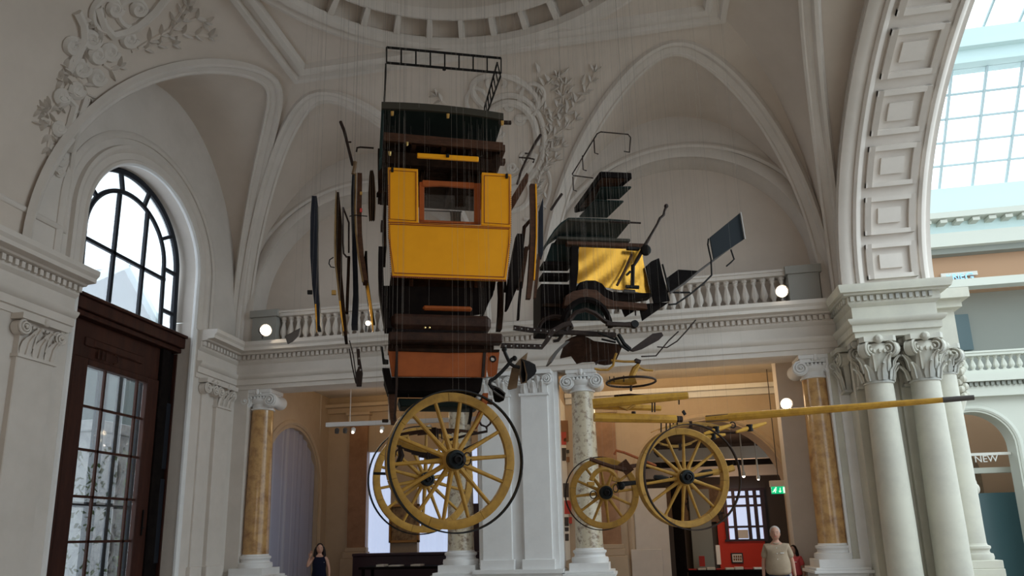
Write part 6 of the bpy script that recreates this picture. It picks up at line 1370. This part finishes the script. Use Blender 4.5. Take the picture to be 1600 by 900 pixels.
# dark side panels right
slab(F, 'dash_panel', 'black_leather', [(1009, 416), (1018, 408), (1030, 403), (1036, 430), (1047, 470), (1022, 474), (1014, 440)], -.05, .03, wt='curved dash panel', label='curved black dash panel right of the brass yellow panel', cat='panel')
slab(F, 'dash_panel', 'black_wood', [(998, 475), (1046, 472), (1020, 490), (1004, 501)], 0, .03, wt='lower dash panel', label='pointed black panel hanging lowest right of the brass panel', cat='panel')
slab(F, 'dash_panel', 'black_wood', [(970, 478), (996, 480), (990, 487), (977, 495)], .1, .03, wt='small pointed panel', label='small pointed black panel under the weathered arched frame', cat='panel')
for i, q in enumerate(((966, 480, 487), (993, 485, 493))): rod(F, 'hanging_pin', 'brown_iron', [(q[0], q[1]), (q[0], q[2])], .012, -.05, label='%s short pin below the weathered arched frame' % ('left', 'right')[i], cat='pin', wt='%s short pin' % ('left', 'right')[i])
slab(F, 'foot_board', 'black_leather', [(1044, 457), (1042, 434), (1060, 421), (1093, 423), (1070, 443)], -.3, .03, wt='black foot board', label='black tapering foot board right of the dash panels', cat='board')
slab(F, 'splash_board', 'slate', [(1109, 371), (1157, 332), (1164, 373), (1135, 392), (1115, 405)], -.6, .02, wt='blue black splash board', label='blue black rectangular splash board, farthest right of the parts', cat='board')
b = MB(); rod(F, '', '', [(1157, 332), (1164, 374)], .012, -.62, mb=b); b.done('splash_edge', 'steel_wire', None, 'thin bright edge rod on the right side of the splash board', 'rod'); WIRES.append((F.V(1157, 332, -.62), 'bright edge rod', None))
rod(F, 'long_strip', 'lamp_body', [(1157, 375), (1130, 395), (1113, 408), (1093, 423), (1070, 442), (1047, 458)], .016, -.5, label='long grey iron strip running from the splash board down to the foot board', cat='strip', wt='long grey strip')
b = MB(); rod(F, '', '', [(1107, 373), (1106, 382), (1108, 392), (1111, 405), (1112, 430)], .012, -.6, mb=b); rod(F, '', '', [(1112, 430), (1100, 442), (1078, 460), (1056, 475), (1045, 476)], .013, -.6, mb=b); b.done('frame_rod', 'black_iron', None, 'bent black frame rod under the foot board', 'rod'); WIRES.append((F.V(1107, 373, -.6), 'bent frame rod', None))
b = MB(); rod(F, '', '', [(1142, 390), (1147, 405), (1142, 410), (1135, 416)], .012, -.6, mb=b); b.done('frame_rod', 'black_iron', None, 'small bent rod under the right end of the splash board', 'rod'); WIRES.append((F.V(1142, 390, -.6), 'small bent rod', None))
b = MB(); rod(F, '', '', [(1035, 413), (1040, 432), (1045, 455), (1052, 457), (1078, 457)], .014, -.4, mb=b); b.done('frame_rod', 'black_iron', None, 'black upright rod bending right under the foot board', 'rod'); WIRES.append((F.V(1035, 413, -.4), 'upright bent rod', None))
b = MB(); rod(F, '', '', [(1087, 500), (1072, 518), (1058, 533), (1042, 543), (1027, 542)], .010, -.5, mb=b); rod(F, '', '', [(1060, 518), (1045, 532), (1025, 556), (1002, 557)], .010, -.45, mb=b); b.done('step_rods', 'brown_iron', None, 'pair of thin crossed step rods before the far entablature', 'rod'); WIRES.append((F.V(1087, 500, -.5), 'crossed step rods', None))
# perforated irons
def perf(label, px, wt, hpx, v=-.08):
    o = rod(F, 'perforated_iron', 'brown_iron', px, .042, v, label=label, cat='iron', wt=wt, n=4)
    for q in hpx: MB().ball(F.V(*q, v-.06), .012, 6, 5).done('bolt_head', 'steel_wire', o)
perf('upper perforated flat iron left of the far coach', [(802, 512), (830, 516), (860, 518), (900, 520), (935, 522), (962, 524)], 'upper perforated iron', [(805+10*i, 512.5+i) for i in range(6)])
perf('lower perforated flat iron bending upwards to the right', [(782, 540), (815, 541), (847, 542), (854, 533), (864, 517), (880, 508), (892, 505)], 'lower perforated iron', [(790+9*i, 540.5) for i in range(7)]+[(858, 526), (866, 516)], v=-.6)
rod(F, 'hook_iron', 'brown_iron', [(864, 533), (872, 532), (878, 524), (884, 516), (895, 512)], .025, .10, label='small hooked iron between the two perforated irons', cat='iron', wt='small hooked iron')
hbar(F, 'cross_bar', 'brown_iron', (905, 520), (962, 522), .1, .06, .08, label='thin dark cross bar above the brown fender', cat='bar', wt='thin cross bar')
for i, (p, q, lb) in enumerate((((935, 520), (962, 531), 'upper thin stay pointing right above the fender'), ((940, 530), (962, 535), 'lower thin stay pointing right above the fender'))): rod(F, 'thin_stay', 'black_iron', [p, q], .016, -.28, label=lb, cat='stay', wt='%s thin stay' % ('upper', 'lower')[i])
# fender and saddle
P = [F.V(x, y, 0) for x, y in ((861, 568), (868, 553), (877, 542), (887, 533))]
strip(F, 'mud_guard', 'lamp_body', [(861, 566, .6), (868, 553), (877, 542), (888, 533)], -.42, .25, .05, wt='curved mud guard', label='curved dark mud guard blade at the left of the brown fender', cat='mud guard')
rows = []
for i in range(9):
    f = i/8; rows.append([F.V(885+ (975-885)*k/10, 533+ (-9*math.sin(PI*min(1, k/5)) if k < 5 else 6*(k-5)/5)+ (30+8*math.sin(k*.8))*f*(.6 if k < 3 else 1)*(1-.55*max(0, k-7)/3), 0)+F.v*(.30*f+.06)+V(0, 0, 0) for k in range(11)])
MB().grid(rows).grid([[p+V(0, 0, .02) for p in r] for r in rows]).done('leather_fender', 'leather', None, 'wavy brown leather fender under the far coach', 'fender', ang=80); WIRES += [(rows[0][0], 'leather fender', 'left'), (rows[0][-1], 'leather fender', 'right')]
slab(F, 'foot_plate', 'brown_iron', [(984, 547), (1020, 521), (1034, 519), (1037, 524), (1030, 531), (1004, 545), (990, 549)], -.3, .04, wt='brown foot plate', label='brown slanting foot plate pointing right below the bent rods', cat='plate')
b = MB(); rod(F, '', '', [(966, 522), (975, 537), (985, 546)], .03, -.40, mb=b); rod(F, '', '', [(962, 527), (970, 540), (983, 548)], .02, -.40, mb=b); b.done('plate_arms', 'black_iron', None, 'two black arms joining the foot plate from the upper left', 'iron'); WIRES.append((F.V(966, 522, -.25), 'foot plate arms', None))
# fifth wheel
fz = F.V(986, 597, -.1).z; cf = onZ(986, 597, fz); rx = (F.V(1022, 597, -.1)-F.V(950, 597, -.1)).length/2
fw = thing('turning_ring', 'iron turning ring with worn yellow fork standing on it', 'ring', cf, g)
MB().tube([cf+V(math.cos(2*PI*k/40)*rx, math.sin(2*PI*k/40)*rx, 0) for k in range(40)], .017, 6, closed=True).done('ring', 'brown_iron', fw)
MB().tube([cf-V(rx, 0, -.02), cf, cf+V(rx*.2, 0, .02)], [.03, .05, .05], 8).tube([F.V(986, 598), F.V(988, 585), F.V(992, 577), F.V(998, 570)], [.05, .045, .05, .03], 8).done('fork', 'yellow_worn', fw)
MB().tube([F.V(955, 563), F.V(975, 565), F.V(992, 565)], .018, 6).tube([F.V(997, 573), F.V(1007, 578), F.V(1020, 579)], .016, 6).done('fork_arm', 'yellow_worn', fw); MB().bar(F.V(992, 563), F.V(1000, 566), .07, .05).done('fork_block', 'brown_iron', fw); MB().tube([F.V(986, 598), F.V(986, 611)], .016, 6).done('king_pin', 'brown_iron', fw)
for i, dx in enumerate((-.3, -.24, -.1)): MB().tube([cf+V(dx, -.05, 0), cf+V(dx, -.05, .09)], .008, 5).done('bolt', 'brown_iron', fw)
WIRES += [(cf-V(rx, 0, 0), 'turning ring', 'left'), (cf+V(rx, 0, 0), 'turning ring', 'right')]
b = MB(); rod(F, '', '', [(963, 552), (960, 560), (958, 571), (950, 578), (938, 578), (929, 576)], .018, -.1, mb=b); b.done('curved_hook', 'yellow_worn', None, 'curved yellow brown hook iron left of the turning ring', 'iron'); WIRES.append((F.V(963, 552, -.1), 'curved hook iron', None))
b = MB(); rod(F, '', '', [(949, 563), (936, 564), (931, 567), (932, 570)], .014, 0, mb=b); b.done('small_hook', 'brown_iron', None, 'small dark hook iron just under the leather fender', 'iron'); WIRES.append((F.V(936, 564), 'small hook iron', None))
# yellow beams
def beam(label, p, q, ra, rb, v0, v1, wt, m='yellow_pole', tip=None):
    a, c = F.V(*p, v0), F.V(*q, v1); t = thing('yellow_beam', label, 'beam', (a+c)/2, 'worn yellow carriage beams')
    MB().tube([a, a.lerp(c, .3), a.lerp(c, .7), c], [ra, ra*1.05, (ra+rb)/2, rb], 8).done('beam', m, t)
    d = (c-a).normalized()
    if tip: MB().tube([c-d*.02, c+d*tip], rb*.8, 8).done('tip', 'brown_iron', t)
    WIRES.append((a+V(0, 0, ra), wt, 'left')); WIRES.append((c+V(0, 0, rb), wt, 'right')); return t
t = beam('upper worn yellow beam right of the pale column', (926, 631), (1075, 618), .07, .05, -.1, -.5, 'upper yellow beam'); a = F.V(1000, 625, -.3)
for px_, py_ in ((1019, 628), (1023, 628), (1061, 624)): rod(F, 'bolt', 'brown_iron', [(px_, py_), (px_, py_+(16 if px_ < 1030 else 8))], .010, -.35, t)
rod(F, 'dark_plate', 'old_wood_dark', [(960, 619), (985, 617), (1010, 619)], .02, .1, t)
t = beam('middle short yellow beam partly behind the upper one', (928, 634), (1032, 638), .05, .04, .1, .1, 'middle yellow beam')
rod(F, 'cross_brace', 'yellow_worn', [(960, 632), (980, 640), (992, 633)], .02, .05, t)
t = beam('lower yellow beam with dark iron end cap', (928, 652), (1056, 655), .065, .06, -.1, -.2, 'lower yellow beam', tip=.09)
for px_, ln in ((1033, 20), (1041, 14), (1047, 12), (1052, 3), (1058, 4)): rod(F, 'bolt', 'brown_iron', [(px_, 660), (px_, 660+ln)], .010, -.15, t)
rod(F, 'bolt', 'brown_iron', [(990, 648), (990, 643)], .03, -.1, t)
p, q = F.V(1103, 655, 0), atD(1522, 621, 8.9)
pl = thing('draught_pole', 'very long yellow draught pole with black tip reaching far right', 'pole', (p+q)/2)
d = (q-p); MB().tube([p+d*f for f in (0, .1, .25, .5, .75, .90)], [.055, .06, .058, .052, .042, .034], 10).done('pole', 'yellow_pole', pl); MB().tube([p+d*f for f in (.898, .94, 1.0)], [.037, .035, .032], 10).done('pole_tip', 'lamp_body', pl)
MB().bar(p-d*.0, p+d*.10, .09, .10).done('pole_butt', 'board_wood', pl, bevel=.01); MB().ball(p+d*.035-F.v*.05, .018, 6, 5).done('bolt', 'black_iron', pl)
WIRES += [(p+d*.05, 'long draught pole', 'left'), (p+d*.6, 'long draught pole', 'right')]
slab(F, 'small_clip', 'black_iron', [(1066, 643), (1069, 640), (1073, 647), (1070, 649)], -.2, .03, wt='small black clip', label='small black clip floating between the beams and the pole', cat='clip')
def bar_(label, p, q, v, wt, hook):
    a, c = F.V(*p, v), F.V(*q, v); t = thing('splinter_bar', label, 'bar', (a+c)/2, 'small splinter bars'); MB().tube([a, a.lerp(c, .5), c], [.02, .042, .02], 8).done('bar', 'yellow_pole', t)
    mid = a.lerp(c, .45); MB().tube([mid+V(0, 0, -.05), mid+V(0, 0, .05)], .05, 8).done('iron_band', 'black_iron', t)
    if hook: MB().tube([c+F.u*(.045*math.cos(k*.5)+.03)+V(0, 0, .045*math.sin(k*.5)) for k in range(-5, 6)], .011, 5).done('hook', 'black_iron', t)
    WIRES.append((mid, wt, None))
bar_('small yellow splinter bar with hook above the right wheel', (1100, 678), (1142, 664), .3, 'hooked splinter bar', True)
bar_('small yellow splinter bar, rightmost, below the long pole', (1150, 675), (1197, 661), .3, 'rightmost splinter bar', False)
bar_('short yellow swingle bar close above the right wheel rim', (1098, 684), (1133, 679), .5, 'short swingle bar', False)
# wheels of the far coach
c, nn, P = wheel('spoked_wheel', 'yellow spoked wheel of the far coach, the larger right one', 1067, 746, 9.6, .672, math.radians(27), 14, .105, .12, spin=.15, lift=0)
tyre('thin brown iron tyre floating right of the larger far wheel', c, P, .687, .29, .045, m='brown_iron')
c2_ = c
c, nn, P = wheel('spoked_wheel', 'smaller yellow spoked front wheel of the far coach, at the left', 944, 770, 10.2, .51, math.radians(14), 12, .105, .09, spin=.1)
tyre('thin brown iron tyre left behind the smaller front wheel', c, P, .525, -.22, .045, m='brown_iron')
# axle parts between the wheels
b = MB(); rod(F, '', '', [(922, 717), (935, 722), (955, 729), (975, 733), (990, 728), (1000, 726)], [.03, .03, .03, .045, .03, .02], .1, mb=b); b.bar(F.V(972, 722, .1), F.V(984, 738, .1), .14, .08, (0, 1, 0)); b.done('axle_bolster', 'old_wood', None, 'brown carved bolster between the two far wheels', 'bolster'); WIRES.append((F.V(978, 722, .1), 'carved bolster', None))
rod(F, 'curved_rail', 'red_wood', [(960, 710), (963, 704), (975, 707), (990, 713), (1005, 719), (1025, 728)], .02, .3, label='slender curved brown rail behind the far wheels', cat='rail', wt='slender curved rail')
b = MB(); rod(F, '', '', arc_px(944, 757, 21, 24, 165, 25), [.035]*13, -.05, mb=b); b.bar(F.V(918, 756, -.05), F.V(928, 756, -.05), .06, .05).bar(F.V(957, 748, -.05), F.V(967, 750, -.05), .06, .06); b.done('perch_bow', 'yellow_worn', None, 'arched yellow brown bow in front of the smaller wheel', 'bow'); WIRES.append((F.V(944, 733, -.05), 'arched bow', None))
b = MB(); rod(F, '', '', [(966, 759), (975, 756), (995, 754)], [.05, .035, .03], -.05, mb=b); b.ball(F.V(970, 759, -.06), .06, 8, 6); b.done('iron_axle', 'black_iron', None, 'black axle arm right of the smaller wheel hub', 'axle'); WIRES.append((F.V(975, 756, -.05), 'right axle arm', None))
rod(F, 'hub_ring', 'brown_iron', [(927+5*math.cos(t*.52), 773+6*math.sin(t*.52)) for t in range(13)], .008, -.1, label='small iron ring left of the smaller wheel hub', cat='ring', wt='small iron ring')
rod(F, 'hub_ring', 'brown_iron', [(962+4*math.cos(t*.52), 763+6*math.sin(t*.52)) for t in range(13)], .008, -.15, label='small iron ring right of the smaller wheel hub', cat='ring', wt='second iron ring')
b = MB(); rod(F, '', '', [(1087, 746), (1100, 740), (1112, 738)], [.04, .06, .05], .3, mb=b); b.done('axle_box', 'black_iron', None, 'black axle box right behind the larger wheel hub', 'axle box'); WIRES.append((F.V(1100, 738, .3), 'black axle box', None))
o = rod(F, 'axle_beam', 'yellow_worn', [(1108, 739), (1130, 736), (1146, 731)], [.05, .045, .05], .35, label='short worn yellow axle beam right of the black axle box', cat='axle', wt='short axle beam')
b = MB(); rod(F, '', '', [(1022, 745), (1034, 748), (1044, 749)], [.03, .06, .04], .5, mb=b); b.done('axle_box', 'black_iron', None, 'black axle box left behind the larger wheel hub', 'axle box'); WIRES.append((F.V(1034, 745, .5), 'left black axle box', None))
spring(F, (1018, 676), (1140, 672), .5, -.13, 4, 'yellow brown leaf spring arching behind the larger wheel top', 'far arching spring', 'yellow_worn')
spring(F, (1022, 690), (1100, 680), .6, .11, 3, 'pale drooping leaf spring behind the larger wheel spokes', 'far drooping spring', 'yellow_worn')
rod(F, 'iron_crook', 'black_iron', [(1023, 700), (1023, 707), (1028, 713), (1033, 713)], .016, .4, label='small black crook inside the upper left of the larger far wheel', cat='iron', wt='small black crook')
# ------------------------------------------------------------------ suspension wires
sd_txt = {'left': 'left wire', 'right': 'right wire', 'near': 'nearer wire', 'far': 'farther wire', 'inner left': 'inner left wire', 'inner right': 'inner right wire', 'left near': 'outer left wire', 'right near': 'outer right wire', None: 'single wire'}
def ceil_z(p): return 11.02 if ((p.x > -6.4 and p.x < 2.0 and p.y < 12) ) else 10.4
seen = set()
for p, what, side in [(w_+(None,))[:3] if len(w_) == 2 else w_ for w_ in WIRES]:
    zc = 11.3 if (V(p.x, p.y, 11)-DC).length < 4.05 else (11.0 if FX0 < p.x < FX1 and p.y < FY1 else 10.2)
    lb = 'thin steel %s from the ceiling holding the %s' % (sd_txt[side], what)
    MB().tube([p, V(p.x, p.y, zc)], .0007, 3).done('hanging_wire', 'steel_wire', None, lb, 'wire', 'thin steel suspension wires')
